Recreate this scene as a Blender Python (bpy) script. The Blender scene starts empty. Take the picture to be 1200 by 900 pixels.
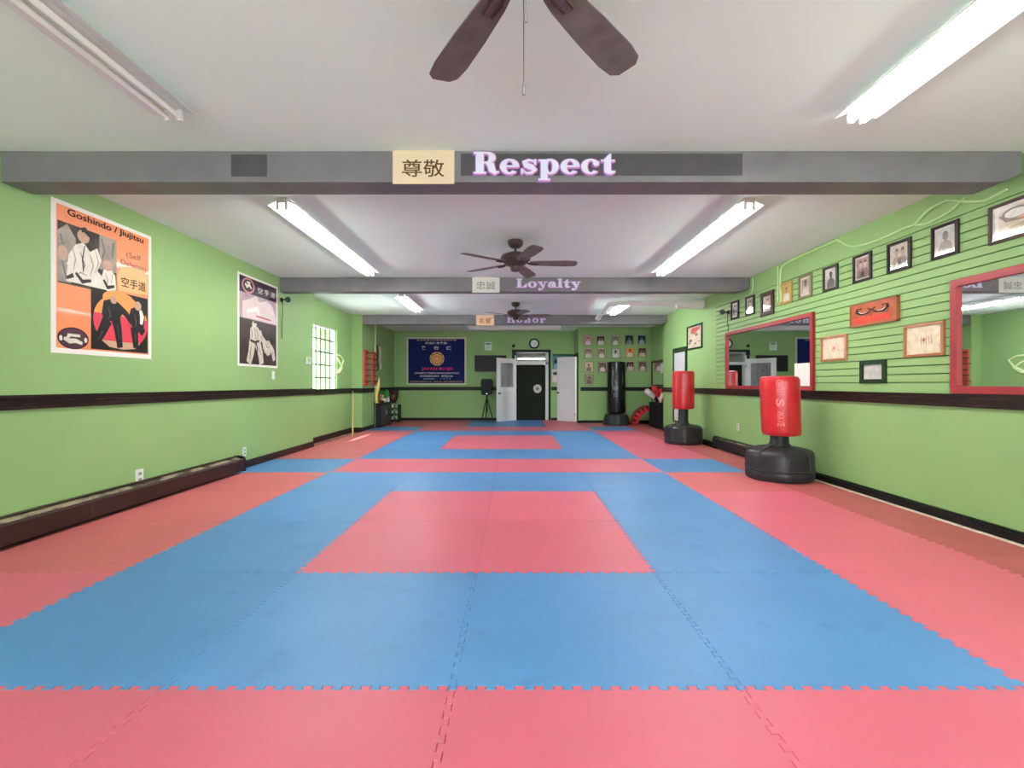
import bpy, bmesh, math, random
from math import sin, cos, pi, radians
from mathutils import Vector
random.seed(7)
C = bpy.context.scene.collection
F = 553.0; CX = 603.0; CY = 450.0; CAMH = 1.095; HC = 2.695
XL = -3.53; XR = 3.53; XREC = -3.76; XFAR = -3.65; YB = 14.3

# ------------------------------------------------------------------ helpers
def lin(c):
    c /= 255.0
    return c / 12.92 if c <= 0.04045 else ((c + 0.055) / 1.055) ** 2.4
MATS = {}
def mat(key, rgb=(128, 128, 128), rough=0.5, metal=0.0, noise=0.0, scale=6.0, bump=0.0, bscale=60.0, emit=0.0, coat=0.0, spec=0.5, rnd=0.0, wear=None, stretch=None):
    if key in MATS: return MATS[key]
    if max(rgb) < 95 and spec == 0.5: spec = 0.2
    m = bpy.data.materials.new(key); m.use_nodes = True
    nt = m.node_tree; nd = nt.nodes; L = nt.links
    b = nd['Principled BSDF']
    col = tuple(lin(x) for x in rgb)
    b.inputs['Base Color'].default_value = (*col, 1)
    b.inputs['Roughness'].default_value = rough
    b.inputs['Metallic'].default_value = metal
    b.inputs['Specular IOR Level'].default_value = spec
    if coat:
        b.inputs['Coat Weight'].default_value = coat; b.inputs['Coat Roughness'].default_value = 0.05
    if emit:
        b.inputs['Emission Color'].default_value = (*col, 1); b.inputs['Emission Strength'].default_value = emit
    pos = None
    if noise or bump or wear:
        geo = nd.new('ShaderNodeNewGeometry'); pos = geo.outputs['Position']
        if stretch:
            mp = nd.new('ShaderNodeMapping'); mp.inputs['Scale'].default_value = stretch
            L.new(pos, mp.inputs['Vector']); pos = mp.outputs['Vector']
    last = None
    if noise:
        n = nd.new('ShaderNodeTexNoise'); n.inputs['Scale'].default_value = scale; n.inputs['Detail'].default_value = 5
        L.new(pos, n.inputs['Vector'])
        r = nd.new('ShaderNodeValToRGB')
        r.color_ramp.elements[0].position = 0.3; r.color_ramp.elements[1].position = 0.72
        r.color_ramp.elements[0].color = (*[max(0, c * (1 - noise)) for c in col], 1)
        r.color_ramp.elements[1].color = (*[min(1, c * (1 + noise)) for c in col], 1)
        L.new(n.outputs['Fac'], r.inputs['Fac']); last = r.outputs['Color']
    if wear:
        wrgb, wsc, lo, hi = wear
        n2 = nd.new('ShaderNodeTexNoise'); n2.inputs['Scale'].default_value = wsc; n2.inputs['Detail'].default_value = 8
        n2.inputs['Roughness'].default_value = 0.65
        L.new(pos, n2.inputs['Vector'])
        r2 = nd.new('ShaderNodeValToRGB'); r2.color_ramp.elements[0].position = lo; r2.color_ramp.elements[1].position = hi
        L.new(n2.outputs['Fac'], r2.inputs['Fac'])
        mx = nd.new('ShaderNodeMix'); mx.data_type = 'RGBA'
        L.new(r2.outputs['Color'], mx.inputs['Factor'])
        if last: L.new(last, mx.inputs[6])
        else: mx.inputs[6].default_value = (*col, 1)
        mx.inputs[7].default_value = (*[lin(x) for x in wrgb], 1)
        last = mx.outputs[2]
    if rnd:
        oi = nd.new('ShaderNodeObjectInfo'); mr = nd.new('ShaderNodeMapRange')
        mr.inputs['To Min'].default_value = 1 - rnd; mr.inputs['To Max'].default_value = 1 + rnd
        L.new(oi.outputs['Random'], mr.inputs['Value'])
        hs = nd.new('ShaderNodeHueSaturation'); L.new(mr.outputs['Result'], hs.inputs['Value'])
        if last: L.new(last, hs.inputs['Color'])
        else: hs.inputs['Color'].default_value = (*col, 1)
        last = hs.outputs['Color']
    if last: L.new(last, b.inputs['Base Color'])
    if bump:
        n3 = nd.new('ShaderNodeTexNoise'); n3.inputs['Scale'].default_value = bscale; n3.inputs['Detail'].default_value = 3
        L.new(pos, n3.inputs['Vector'])
        bp = nd.new('ShaderNodeBump'); bp.inputs['Strength'].default_value = bump; bp.inputs['Distance'].default_value = 0.01
        L.new(n3.outputs['Fac'], bp.inputs['Height']); L.new(bp.outputs['Normal'], b.inputs['Normal'])
    MATS[key] = m
    return m

WO = {}
class MB:
    def __init__(s): s.v = []; s.f = []; s.m = []; s.mats = []
    def mi(s, m):
        if m not in s.mats: s.mats.append(m)
        return s.mats.index(m)
    def face(s, pts, m):
        i = len(s.v); s.v += [tuple(p) for p in pts]; s.f.append(list(range(i, i + len(pts)))); s.m.append(s.mi(m))
    def mesh(s, verts, faces, m):
        i = len(s.v); s.v += [tuple(p) for p in verts]; k = s.mi(m)
        for f in faces: s.f.append([i + a for a in f]); s.m.append(k)
    def hexa(s, p, m):   # p: 4 bottom, 4 top (ccw)
        s.mesh(p, [(3, 2, 1, 0), (4, 5, 6, 7), (0, 1, 5, 4), (1, 2, 6, 5), (2, 3, 7, 6), (3, 0, 4, 7)], m)
    def box(s, x0, x1, y0, y1, z0, z1, m):
        s.hexa([(x0, y0, z0), (x1, y0, z0), (x1, y1, z0), (x0, y1, z0), (x0, y0, z1), (x1, y0, z1), (x1, y1, z1), (x0, y1, z1)], m)
    def loft(s, rings, m, caps=True):
        n = len(rings[0]); base = len(s.v); k = s.mi(m)
        for r in rings: s.v += [tuple(p) for p in r]
        for a in range(len(rings) - 1):
            for i in range(n):
                j = (i + 1) % n
                s.f.append([base + a * n + i, base + a * n + j, base + (a + 1) * n + j, base + (a + 1) * n + i]); s.m.append(k)
        if caps:
            s.f.append([base + i for i in range(n)][::-1]); s.m.append(k)
            s.f.append([base + (len(rings) - 1) * n + i for i in range(n)]); s.m.append(k)
    def lathe(s, prof, c, m, seg=32, mod=None, ax=None):
        rings = []
        for (r, z) in prof:
            ring = []
            for i in range(seg):
                a = 2 * pi * i / seg
                rr = r * (mod(a, z) if mod else 1)
                ring.append((c[0] + rr * cos(a), c[1] + rr * sin(a), c[2] + z))
            rings.append(ring)
        if ax: rings = [[ax(Vector(p)) for p in r] for r in rings]
        s.loft(rings, m)
    def tube(s, pts, r, m, seg=8):
        pts = [Vector(p) for p in pts]; rings = []
        up = Vector((0, 0, 1)); prev = None
        for i, p in enumerate(pts):
            d = (pts[min(i + 1, len(pts) - 1)] - pts[max(i - 1, 0)]).normalized()
            if prev is None:
                a = d.cross(up if abs(d.z) < 0.9 else Vector((1, 0, 0))).normalized()
            else:
                a = (prev - d * prev.dot(d)).normalized()
            prev = a; b = d.cross(a).normalized()
            rr = r[i] if isinstance(r, (list, tuple)) else r
            rings.append([p + a * rr * cos(2 * pi * k / seg) + b * rr * sin(2 * pi * k / seg) for k in range(seg)])
        s.loft(rings, m)
    def prism(s, poly, f0, f1, m):   # poly: 2d pts, f0/f1 map 2d->3d for the two ends
        s.loft([[f0(p) for p in poly], [f1(p) for p in poly]], m)
    def ball(s, c, r, m, seg=16, rings=10, ax=None):
        rx, ry, rz = (r, r, r) if not isinstance(r, tuple) else r
        R = []
        for j in range(rings + 1):
            t = -pi / 2 + pi * j / rings
            t = max(-pi / 2 + 0.02, min(pi / 2 - 0.02, t))
            R.append([(c[0] + rx * cos(t) * cos(2 * pi * i / seg), c[1] + ry * cos(t) * sin(2 * pi * i / seg), c[2] + rz * sin(t)) for i in range(seg)])
        if ax: R = [[ax(Vector(p)) for p in q] for q in R]
        s.loft(R, m)
    def build(s, name, parent=None, origin=None, smooth=False, bevel=0.0):
        o0 = WO[parent.as_pointer()] if parent else Vector(origin or (0, 0, 0))
        me = bpy.data.meshes.new(name)
        me.from_pydata([Vector(p) - o0 for p in s.v], [], s.f)
        for m in s.mats: me.materials.append(m)
        me.polygons.foreach_set('material_index', s.m)
        bm = bmesh.new(); bm.from_mesh(me)
        if bevel:
            bmesh.ops.remove_doubles(bm, verts=bm.verts, dist=1e-5)
            ed = [e for e in bm.edges if len(e.link_faces) == 2 and e.calc_face_angle(0) > 0.6]
            bmesh.ops.bevel(bm, geom=ed, offset=bevel, segments=2, affect='EDGES', profile=0.5, clamp_overlap=True)
        if smooth:
            for f in bm.faces: f.smooth = True
            for e in bm.edges:
                if len(e.link_faces) == 2 and e.calc_face_angle(0) > radians(38): e.smooth = False
        bm.to_mesh(me); bm.free(); me.update()
        o = bpy.data.objects.new(name, me); C.objects.link(o)
        if parent: o.parent = parent
        else: o.location = o0
        WO[o.as_pointer()] = o0
        return o

def tag(o, label, cat, group=None):
    o['label'] = label; o['category'] = cat
    if group: o['group'] = group
    return o
def thing(name, label, cat, loc, group=None):
    o = bpy.data.objects.new(name, None); C.objects.link(o); o.location = loc; o.empty_display_size = 0.1
    WO[o.as_pointer()] = Vector(loc)
    return tag(o, label, cat, group)
def struct(o):
    o['kind'] = 'structure'; return o
def recenter(o, ring):  # nothing
    return o

# pixel -> place helpers (on real planes)
def at(px, py, Y): return Vector(((px - CX) * Y / F, Y, CAMH - (py - CY) * Y / F))
def onR(px, py, X=XR):
    Y = X * F / (px - CX); return Vector((X, Y, CAMH - (py - CY) * Y / F))
def onL(px, py, X=XL):
    Y = X * F / (px - CX); return Vector((X, Y, CAMH - (py - CY) * Y / F))

class Plane:
    """a flat sheet: origin at lower-left as seen, u to the right, v up, n to the viewer"""
    def __init__(s, o, u, v=(0, 0, 1)):
        s.o = Vector(o); s.u = Vector(u).normalized(); s.v = Vector(v).normalized(); s.n = s.u.cross(s.v).normalized()
    def p(s, u, v, d=0): return s.o + s.u * u + s.v * v + s.n * d
    def poly(s, mb, pts, d, m): mb.face([s.p(a, b, d) for a, b in pts], m)
    def rect(s, mb, u0, u1, v0, v1, d, m): s.poly(mb, [(u0, v0), (u1, v0), (u1, v1), (u0, v1)], d, m)
    def box(s, mb, u0, u1, v0, v1, d0, d1, m):
        q = [(u0, v0), (u1, v0), (u1, v1), (u0, v1)]
        mb.hexa([s.p(a, b, d0) for a, b in q] + [s.p(a, b, d1) for a, b in q], m)
    def ell(s, mb, cu, cv, ru, rv, d, m, seg=28, a0=0, a1=360):
        pts = [(cu + ru * cos(radians(a0 + (a1 - a0) * i / seg)), cv + rv * sin(radians(a0 + (a1 - a0) * i / seg))) for i in range(seg + (0 if a1 - a0 == 360 else 1))]
        s.poly(mb, pts, d, m)
    def ring(s, mb, cu, cv, ru, rv, iu, iv, d, m, a0=0, a1=360, seg=28):
        for i in range(seg):
            a = radians(a0 + (a1 - a0) * i / seg); b = radians(a0 + (a1 - a0) * (i + 1) / seg)
            s.poly(mb, [(cu + iu * cos(a), cv + iv * sin(a)), (cu + ru * cos(a), cv + rv * sin(a)), (cu + ru * cos(b), cv + rv * sin(b)), (cu + iu * cos(b), cv + iv * sin(b))], d, m)
    def stroke(s, mb, pts, w, d, m):
        P = [Vector((a, b, 0)) for a, b in pts]; n = len(P)
        W = w if isinstance(w, (list, tuple)) else [w] * n
        L = []; R = []
        for i in range(n):
            t = (P[min(i + 1, n - 1)] - P[max(i - 1, 0)]).normalized(); q = Vector((-t.y, t.x, 0)) * W[i] / 2
            L.append(P[i] + q); R.append(P[i] - q)
        for i in range(n - 1):
            s.poly(mb, [(R[i].x, R[i].y), (R[i + 1].x, R[i + 1].y), (L[i + 1].x, L[i + 1].y), (L[i].x, L[i].y)], d, m)
    def text(s, mb, body, u0, u1, v0, v1, d, m, bold=0.0):
        V, Fs = textmesh(body, bold)
        for f in Fs: mb.face([s.p(u0 + (u1 - u0) * V[i][0], v0 + (v1 - v0) * V[i][1], d) for i in f], m)

TXT = {}
def textmesh(body, bold=0.0):
    k = (body, bold)
    if k in TXT: return TXT[k]
    cu = bpy.data.curves.new('lettering', 'FONT'); cu.body = body; cu.offset = bold; cu.resolution_u = 3
    ob = bpy.data.objects.new('lettering', cu); C.objects.link(ob)
    dg = bpy.context.evaluated_depsgraph_get(); me = ob.evaluated_get(dg).to_mesh()
    V = [(v.co.x, v.co.y) for v in me.vertices]; Fs = [tuple(p.vertices) for p in me.polygons]
    bpy.data.objects.remove(ob); bpy.data.curves.remove(cu)
    if not V: V = [(0, 0)]
    x0 = min(a for a, b in V); x1 = max(a for a, b in V); y0 = min(b for a, b in V); y1 = max(b for a, b in V)
    V = [((a - x0) / max(1e-6, x1 - x0), (b - y0) / max(1e-6, y1 - y0)) for a, b in V]
    TXT[k] = (V, Fs); return TXT[k]

# ------------------------------------------------------------------ materials
GREEN = mat('green_paint', (143, 180, 116), 0.55, noise=0.04, scale=1.3, bump=0.04, bscale=35, spec=0.3)
CEIL = mat('ceiling_paint', (230, 248, 240), 0.8, noise=0.025, scale=1.1, spec=0.2)
GREY = mat('beam_grey_paint', (112, 111, 113), 0.45, noise=0.13, scale=4.0, spec=0.35)
GREYD = mat('beam_dark_paint', (76, 75, 77), 0.5, noise=0.1, scale=9.0)
WOOD = mat('dark_rail_wood', (42, 29, 26), 0.35, noise=0.45, scale=9, wear=((112, 86, 74), 9, 0.58, 0.74), stretch=(1, 0.3, 14))
WOODG = mat('dark_far_rail', (38, 44, 30), 0.45, noise=0.2, scale=9)
BLACK = mat('black_paint', (22, 21, 21), 0.45, noise=0.15, scale=20)
SUB = mat('subfloor_concrete', (150, 98, 88), 0.8, noise=0.2, scale=3)
RED = mat('red_foam', (209, 100, 120), 0.45, noise=0.05, scale=1.6, bump=0.12, bscale=110, spec=0.4, rnd=0.035, wear=((196, 104, 118), 4.0, 0.52, 0.95))
RED_DULL = mat('red_foam_dull', (200, 102, 108), 0.5, noise=0.06, scale=2.2, bump=0.12, bscale=110, spec=0.4, rnd=0.03, wear=((176, 82, 84), 5.0, 0.58, 0.92))  # duller red for most left-column mats and one other
REDD = mat('red_foam_dark', (180, 90, 92), 0.55, noise=0.07, scale=3, bump=0.12, bscale=110, spec=0.4, rnd=0.03, wear=((150, 64, 64), 5.0, 0.55, 0.9))  # darker red for the narrow column along the right wall
BLUE = mat('blue_foam', (82, 138, 194), 0.45, noise=0.10, scale=1.1, bump=0.12, bscale=110, spec=0.4, rnd=0.03, wear=((56, 112, 170), 4.5, 0.55, 0.92))
WHITE = mat('white_enamel', (232, 232, 230), 0.35, noise=0.02, scale=5)
WHITE2 = mat('white_old_enamel', (222, 224, 222), 0.4, noise=0.02, scale=5)
PAPER = mat('paper_white', (236, 234, 226), 0.7, noise=0.02, scale=10)
CREAM = mat('paper_cream', (238, 226, 200), 0.7, noise=0.03, scale=8)
INK = mat('ink_black', (28, 24, 22), 0.6, noise=0.05, scale=30)
TUBE = mat('lit_tube', (255, 252, 246), 0.4, emit=15.0)
TUBEM = mat('lit_tube_bright', (255, 252, 248), 0.4, emit=28.0)
TUBEB = mat('lit_tube_cool', (250, 252, 255), 0.4, emit=56.0)
TUBEOFF = mat('unlit_tube', (236, 240, 236), 0.25)
CHROME = mat('chrome', (200, 200, 200), 0.2, metal=1.0)
BRONZE = mat('fan_bronze', (74, 58, 54), 0.35, metal=0.25, noise=0.2, scale=25)
BLADE = mat('fan_blade', (106, 99, 95), 0.5, noise=0.2, scale=14, stretch=(1, 1, 1))
RVINYL = mat('red_vinyl', (190, 36, 44), 0.3, noise=0.05, scale=6, spec=0.5)
BPLAST = mat('black_plastic', (44, 41, 45), 0.38, spec=0.35, noise=0.08, scale=8, bump=0.06, bscale=140)
BVINYL = mat('black_vinyl', (18, 22, 23), 0.25, spec=0.45, noise=0.1, scale=8)
MIRROR = mat('mirror_silver', (236, 240, 238), 0.015, metal=1.0)
REDWOOD = mat('red_painted_wood', (154, 38, 45), 0.45, noise=0.15, scale=14, wear=((226, 190, 184), 60, 0.72, 0.78))
DARKGREEN = mat('dark_green_paint', (26, 44, 14), 0.5, noise=0.08, scale=5)
PURPLE = mat('purple_edge', (138, 96, 178), 0.5); PINK = mat('pink_edge', (200, 124, 190), 0.5)
LETTER = mat('pale_letter', (208, 208, 226), 0.5, noise=0.02)

def glassmat():
    m = bpy.data.materials.new('clear_glass'); m.use_nodes = True
    nt = m.node_tree; nd = nt.nodes; nd.remove(nd['Principled BSDF'])
    t = nd.new('ShaderNodeBsdfTransparent'); g = nd.new('ShaderNodeBsdfGlossy'); g.inputs['Roughness'].default_value = 0.07
    lw = nd.new('ShaderNodeLayerWeight'); lw.inputs['Blend'].default_value = 0.5
    pw = nd.new('ShaderNodeMath'); pw.operation = 'POWER'; pw.inputs[1].default_value = 4.0
    nt.links.new(lw.outputs['Facing'], pw.inputs[0])
    f = nd.new('ShaderNodeMath'); f.operation = 'MULTIPLY_ADD'; f.inputs[1].default_value = 0.6; f.inputs[2].default_value = 0.04
    nt.links.new(pw.outputs[0], f.inputs[0])
    x = nd.new('ShaderNodeMixShader')
    nt.links.new(f.outputs[0], x.inputs[0]); nt.links.new(t.outputs[0], x.inputs[1]); nt.links.new(g.outputs[0], x.inputs[2])
    nt.links.new(x.outputs[0], nd['Material Output'].inputs['Surface'])
    return m
GLASS = glassmat()

# ------------------------------------------------------------------ room shell
b = MB(); b.box(-4.3, 4.3, -3.2, 14.6, -0.3, -0.02, SUB); struct(b.build('floor'))
b = MB(); b.box(-4.3, 4.3, -3.2, 14.6, HC, HC + 0.25, CEIL); struct(b.build('ceiling'))

WY0, WY1, WZ0, WZ1 = 8.62, 10.0, 0.965, 2.24
b = MB()
b.box(-4.2, XL, -3.2, 8.27, -0.05, HC, GREEN)
b.box(-4.2, XREC, 8.27, WY0, -0.05, HC, GREEN)
b.box(-4.2, XREC, WY1, 10.9, -0.05, HC, GREEN)
b.box(-4.2, XREC, WY0, WY1, -0.05, WZ0, GREEN)
b.box(-4.2, XREC, WY0, WY1, WZ1, HC, GREEN)
b.box(-4.2, -3.52, 10.9, 11.8, -0.05, HC, GREEN)
b.box(-4.2, XFAR, 11.8, 14.6, -0.05, HC, GREEN)
struct(b.build('wall_left'))

SLAT0, SLATP = 1.108, 0.0735
b = MB()
b.box(XR, 4.2, -3.2, 8.27, -0.05, SLAT0 - 0.0035, GREEN)
b.box(XR + 0.02, 4.2, -3.2, 8.27, SLAT0 - 0.0035, SLAT0 + 18 * SLATP + 0.0035, mat('groove_dark_green', (84, 116, 64), .6, noise=.1))
for k in range(18):
    b.box(XR, XR + 0.021, -3.2, 8.27, SLAT0 + k * SLATP + 0.0048, SLAT0 + (k + 1) * SLATP - 0.0048, GREEN)
b.box(XR, 4.2, -3.2, 8.27, SLAT0 + 18 * SLATP + 0.0035, HC, GREEN)
b.box(XR, 4.2, 8.27, 11.2, -0.05, HC, GREEN)
b.box(3.85, 4.2, 11.2, 13.4, -0.05, HC, GREEN)
struct(b.build('wall_right'))

DX0, DX1, DZ = 0.0, 1.03, 2.06      # doorway in the back wall
b = MB()
b.box(-4.2, DX0, YB, YB + 0.3, -0.05, HC, GREEN)
b.box(DX1, 1.9, YB, YB + 0.3, -0.05, HC, GREEN)
b.box(DX0, DX1, YB, YB + 0.3, DZ, HC, GREEN)
b.box(1.80, 4.2, 13.3, 13.45, -0.05, HC, GREEN)
b.box(1.80, 1.92, 14.22, YB, -0.05, HC, GREEN)
b.box(1.80, 1.92, 13.45, 14.22, 1.90, HC, GREEN)
b.box(1.92, 4.2, YB, YB + 0.3, -0.05, HC, GREEN)
struct(b.build('wall_back'))
# lit room seen through the transom
b = MB()
b.box(-1.3, 2.5, 20.0, 20.2, -0.05, 2.15, CEIL); b.box(-1.4, -1.3, 14.6, 20.2, -0.05, 2.15, CEIL); b.box(2.5, 2.6, 14.6, 20.2, -0.05, 2.15, CEIL)
b.box(-1.4, 2.6, 14.6, 20.2, -0.2, -0.05, SUB); b.box(-1.4, 2.6, 14.6, 20.2, 2.15, 2.3, CEIL)
struct(b.build('wall_beyond'))

# storefront end behind the camera
b = MB()
b.box(-4.2, 4.2, -3.2, -3.0, -0.05, 0.45, GREEN); b.box(-4.2, 4.2, -3.2, -3.0, 2.45, HC, GREEN)
for x in (-4.2, -1.25, 0.95, 3.3): b.box(x, x + 0.3 if abs(x) < 3 else x + 0.9, -3.2, -3.0, 0.45, 2.45, GREEN)
struct(b.build('wall_front'))

# ceiling beams
def beam(n, y0, y1, x0, x1, patches=()):
    b = MB()
    ch = 0.13
    prof = [(x0, 2.482), (x1 - ch, 2.482), (x1, 2.482 + ch * 0.45), (x1, HC), (x0, HC)]
    b.prism(prof, lambda p: (p[0], y0, p[1]), lambda p: (p[0], y1, p[1]), GREY)
    for (pa, pb, qa, qb) in patches:
        a = at(pa, qb, y0); c = at(pb, qa, y0)
        b.face([(a.x, y0 - 0.0012, a.z), (c.x, y0 - 0.0012, a.z), (c.x, y0 - 0.0012, c.z), (a.x, y0 - 0.0012, c.z)], GREYD)
    struct(b.build('trim_%d' % n, bevel=0.006))
beam(1, 3.24, 3.46, XL, 3.485, [(271, 313, 181, 207), (540, 870, 180, 206)])
beam(2, 7.08, 7.26, XL, 3.53)
beam(3, 10.92, 11.1, -3.52, 3.52)

# chair rails
def rail_seg(b, o, u, L, m=WOOD):
    P = Plane(o, u)
    P.box(b, 0, L, -0.085, 0.0, 0, 0.018, m); P.box(b, 0, L, -0.012, 0.012, 0, 0.034, m); P.box(b, 0, L, -0.092, -0.075, 0, 0.026, m); P.box(b, 0, L, -0.050, -0.036, 0, 0.024, m)
RZ = 1.005
b = MB(); rail_seg(b, (XL, -3.0, RZ), (0, 1, 0), 11.27)
struct(b.build('trim_4'))
b = MB(); rail_seg(b, (XREC, 8.27, RZ - 0.02), (0, 1, 0), 2.63, WOODG); rail_seg(b, (XREC, 10.9, RZ - 0.02), (1, 0, 0), 0.27, WOODG)
rail_seg(b, (-3.52, 10.88, RZ - 0.02), (0, 1, 0), 0.92, WOODG); rail_seg(b, (XFAR, 11.8, RZ - 0.02), (0, 1, 0), 2.5, WOODG)
struct(b.build('trim_5'))
b = MB(); rail_seg(b, (XFAR, YB, RZ - 0.01), (1, 0, 0), XFAR * -1 + DX0 - 0.08, WOODG); rail_seg(b, (DX1 + 0.08, YB, RZ - 0.01), (1, 0, 0), 0.68, WOODG)
rail_seg(b, (1.86, 13.3, RZ - 0.01), (1, 0, 0), 1.99, BLACK)
struct(b.build('trim_6'))
b = MB(); rail_seg(b, (XR, 11.2, RZ), (0, -1, 0), 14.2); rail_seg(b, (3.85, 13.3, RZ), (0, -1, 0), 2.1, BLACK)
struct(b.build('trim_7'))
# baseboards
def base(name, segs, m, h=0.07, t=0.018):
    b = MB()
    for o, u, L in segs: Plane(o, u).box(b, 0, L, 0, h, 0, t, m); Plane(o, u).box(b, 0, L, h, h + 0.012, 0, t * 0.55, m)
    struct(b.build(name))
base('baseboard_left', [((XL, 5.97, -0.02), (0, 1, 0), 2.3), ((XREC, 8.27, -0.02), (0, 1, 0), 2.63), ((XREC, 10.9, -0.02), (1, 0, 0), 0.25), ((-3.52, 10.9, -0.02), (0, 1, 0), 0.9), ((XFAR, 11.8, -0.02), (0, 1, 0), 2.5)], WOOD, 0.10)
base('baseboard_back', [((XFAR, YB, -0.02), (1, 0, 0), 3.57), ((DX1 + 0.08, YB, -0.02), (1, 0, 0), 0.66), ((1.80, 13.3, -0.02), (1, 0, 0), 2.05)], BLACK, 0.08)
base('baseboard_right', [((XR, 6.2, -0.02), (0, -1, 0), 9.2), ((XR, 11.2, -0.02), (0, -1, 0), 2.9), ((3.85, 13.3, -0.02), (0, -1, 0), 2.1)], BLACK, 0.075, 0.05)
b = MB(); b.box(3.425, 3.468, -1.0, 6.2, -0.02, 0.0, mat('raw_pale_strip', (222, 204, 190), 0.7, noise=0.15, scale=20)); struct(b.build('trim_8', bevel=0.003))

# ------------------------------------------------------------------ foam mats
T = 1.04; NT = 15; PT = T / NT; TA = 0.011
def teeth(a, b_, anchor):
    k0 = math.ceil((a - anchor) / PT - 1e-6); out = []
    k = k0
    while anchor + (k + 1) * PT <= b_ + 1e-6:
        out.append(anchor + k * PT); k += 1
    return out
def inset(poly, g):
    n = len(poly); out = []
    for i in range(n):
        p0 = Vector(poly[i - 1]); p1 = Vector(poly[i]); p2 = Vector(poly[(i + 1) % n])
        e1 = (p1 - p0).normalized(); e2 = (p2 - p1).normalized()
        n1 = Vector((-e1.y, e1.x)); n2 = Vector((-e2.y, e2.x))
        bi = (n1 + n2); dd = max(0.35, bi.length_squared / 2)
        out.append(p1 + bi * (g / dd))
    return [(p.x, p.y) for p in out]
TILE = {}
def tile(w, h, tl, tr, key_anchor, m):
    """outline drawn with its teeth, origin at its right-hand lower corner"""
    k = (round(w, 4), round(h, 4), tl, tr, m.name, round(key_anchor, 4))
    if k in TILE: return TILE[k]
    a = TA; x0, x1, y0, y1 = -w, 0.0, 0.0, h
    def hor(y, rev):
        q = []
        for t in teeth(x0, x1, key_anchor):
            q += [(t + .28 * PT, y - a), (t + .22 * PT, y + a), (t + .78 * PT, y + a), (t + .72 * PT, y - a)]
        return q[::-1] if rev else q
    def ver(x, rev, on):
        q = []
        if on:
            for t in teeth(y0, y1, 0.0):
                q += [(x - a, t + .28 * PT), (x + a, t + .22 * PT), (x + a, t + .78 * PT), (x - a, t + .72 * PT)]
        return q[::-1] if rev else q
    P = [(x0 - a, y0 - a)] + hor(y0, False) + [(x1 - a, y0 - a)] + ver(x1, False, tr) + [(x1 - a, y1 - a)] + hor(y1, True) + [(x0 - a, y1 - a)] + ver(x0, True, tl)
    o1 = inset(P, 0.0008); o2 = inset(P, 0.0026)
    n = len(P)
    V = [(x, y, -0.02) for x, y in o1] + [(x, y, -0.0025) for x, y in o1] + [(x, y, 0) for x, y in o2]
    Fs = []
    for r in (0, 1):
        for i in range(n):
            j = (i + 1) % n; Fs.append((r * n + i, r * n + j, (r + 1) * n + j, (r + 1) * n + i))
    Fs.append(tuple(range(2 * n, 3 * n)))
    me = bpy.data.meshes.new('foam_mat'); me.from_pydata(V, [], Fs); me.materials.append(m); me.update()
    TILE[k] = me; return me
XS = [-3.3445 + i * T for i in range(7)]        # seams
Y0 = 0.662
R_, B_ = 'R', 'B'
rows = ['RRRRRRR', 'RBBBBRR', 'RBRRBRR', 'RBRRBRR', 'RBBBBRR', 'BRRRRBR', 'RBBBBRR', 'RBRRBRR', 'RBRRBRR', 'RBBBBRR', 'BRRRRBR', 'RRBBRRR', 'RRBBRRR']
orow = ['front row', 'second row', 'third row', 'fourth row', 'fifth row', 'sixth row', 'seventh row', 'eighth row', 'ninth row', 'tenth row', 'eleventh row', 'twelfth row', 'thirteenth row']
ocol = ['first from the left wall', 'second from the left wall', 'third from the left wall', 'fourth from the left wall', 'fifth from the left wall', 'sixth from the left wall', 'narrow one along the right wall']
for r, pat in enumerate(rows):
    for c, ch in enumerate(pat):
        y = Y0 + r * T
        if r == 12: h = YB - 0.02 - y
        else: h = T
        tl = tr = True
        if c < 6: xr = XS[c + 1] if c < 6 else 0; w = T
        if c == 0:
            tl = False
            if y > 5.5: w = T + 0.15
        if c == 6:
            xr = 3.42; w = xr - XS[6]; tr = False
            if y > 10.9: xr = 3.5; w = xr - XS[6]
        m = BLUE if ch == 'B' else (REDD if c == 6 else (RED_DULL if (c == 0 and r >= 2) or (c == 5 and r == 4) else RED))
        if c >= 4 and r == 12 and c > 4: h = 13.28 - y
        if r == 12 and c == 4: xr = 1.785; w = xr - XS[4]; tr = False
        me = tile(w, h, tl, tr, XS[min(c + 1, 6)] - xr, m)
        if c == 6:                     # teeth counted from the seam on its left
            pass
        o = bpy.data.objects.new('foam_mat', me); C.objects.link(o); o.location = (xr, y, 0)
        cn = 'blue' if ch == 'B' else ('dark red' if m is REDD else ('dull red' if m is RED_DULL else 'red'))
        tag(o, '%s foam mat, %s from the camera, %s' % (cn, orow[r], ocol[c]), 'mat', 'interlocking floor mats')

# ------------------------------------------------------------------ window on the left
win = bpy.data.objects.new('window_1', None); C.objects.link(win); win.location = (XREC - 0.06, WY0, WZ0); WO[win.as_pointer()] = Vector(win.location); struct(win)
BARM = mat('window_bar', (82, 88, 88), 0.5)
xw = XREC - 0.07
b = MB()
for (y0, y1, z0, z1) in ((WY0, WY1, WZ0, WZ0 + 0.03), (WY0, WY1, WZ1 - 0.03, WZ1), (WY0, WY0 + 0.03, WZ0, WZ1), (WY1 - 0.03, WY1, WZ0, WZ1)):
    b.box(xw - 0.03, xw + 0.03, y0, y1, z0, z1, WHITE)
b.build('window_frame', win, bevel=0.004)
b = MB()
for k in range(1, 5):
    z = WZ0 + (WZ1 - WZ0) * k / 5; b.box(xw - 0.012, xw + 0.016, WY0 + 0.03, WY1 - 0.03, z - 0.011, z + 0.011, BARM)
b.build('horizontal_bars', win)
b = MB()
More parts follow.
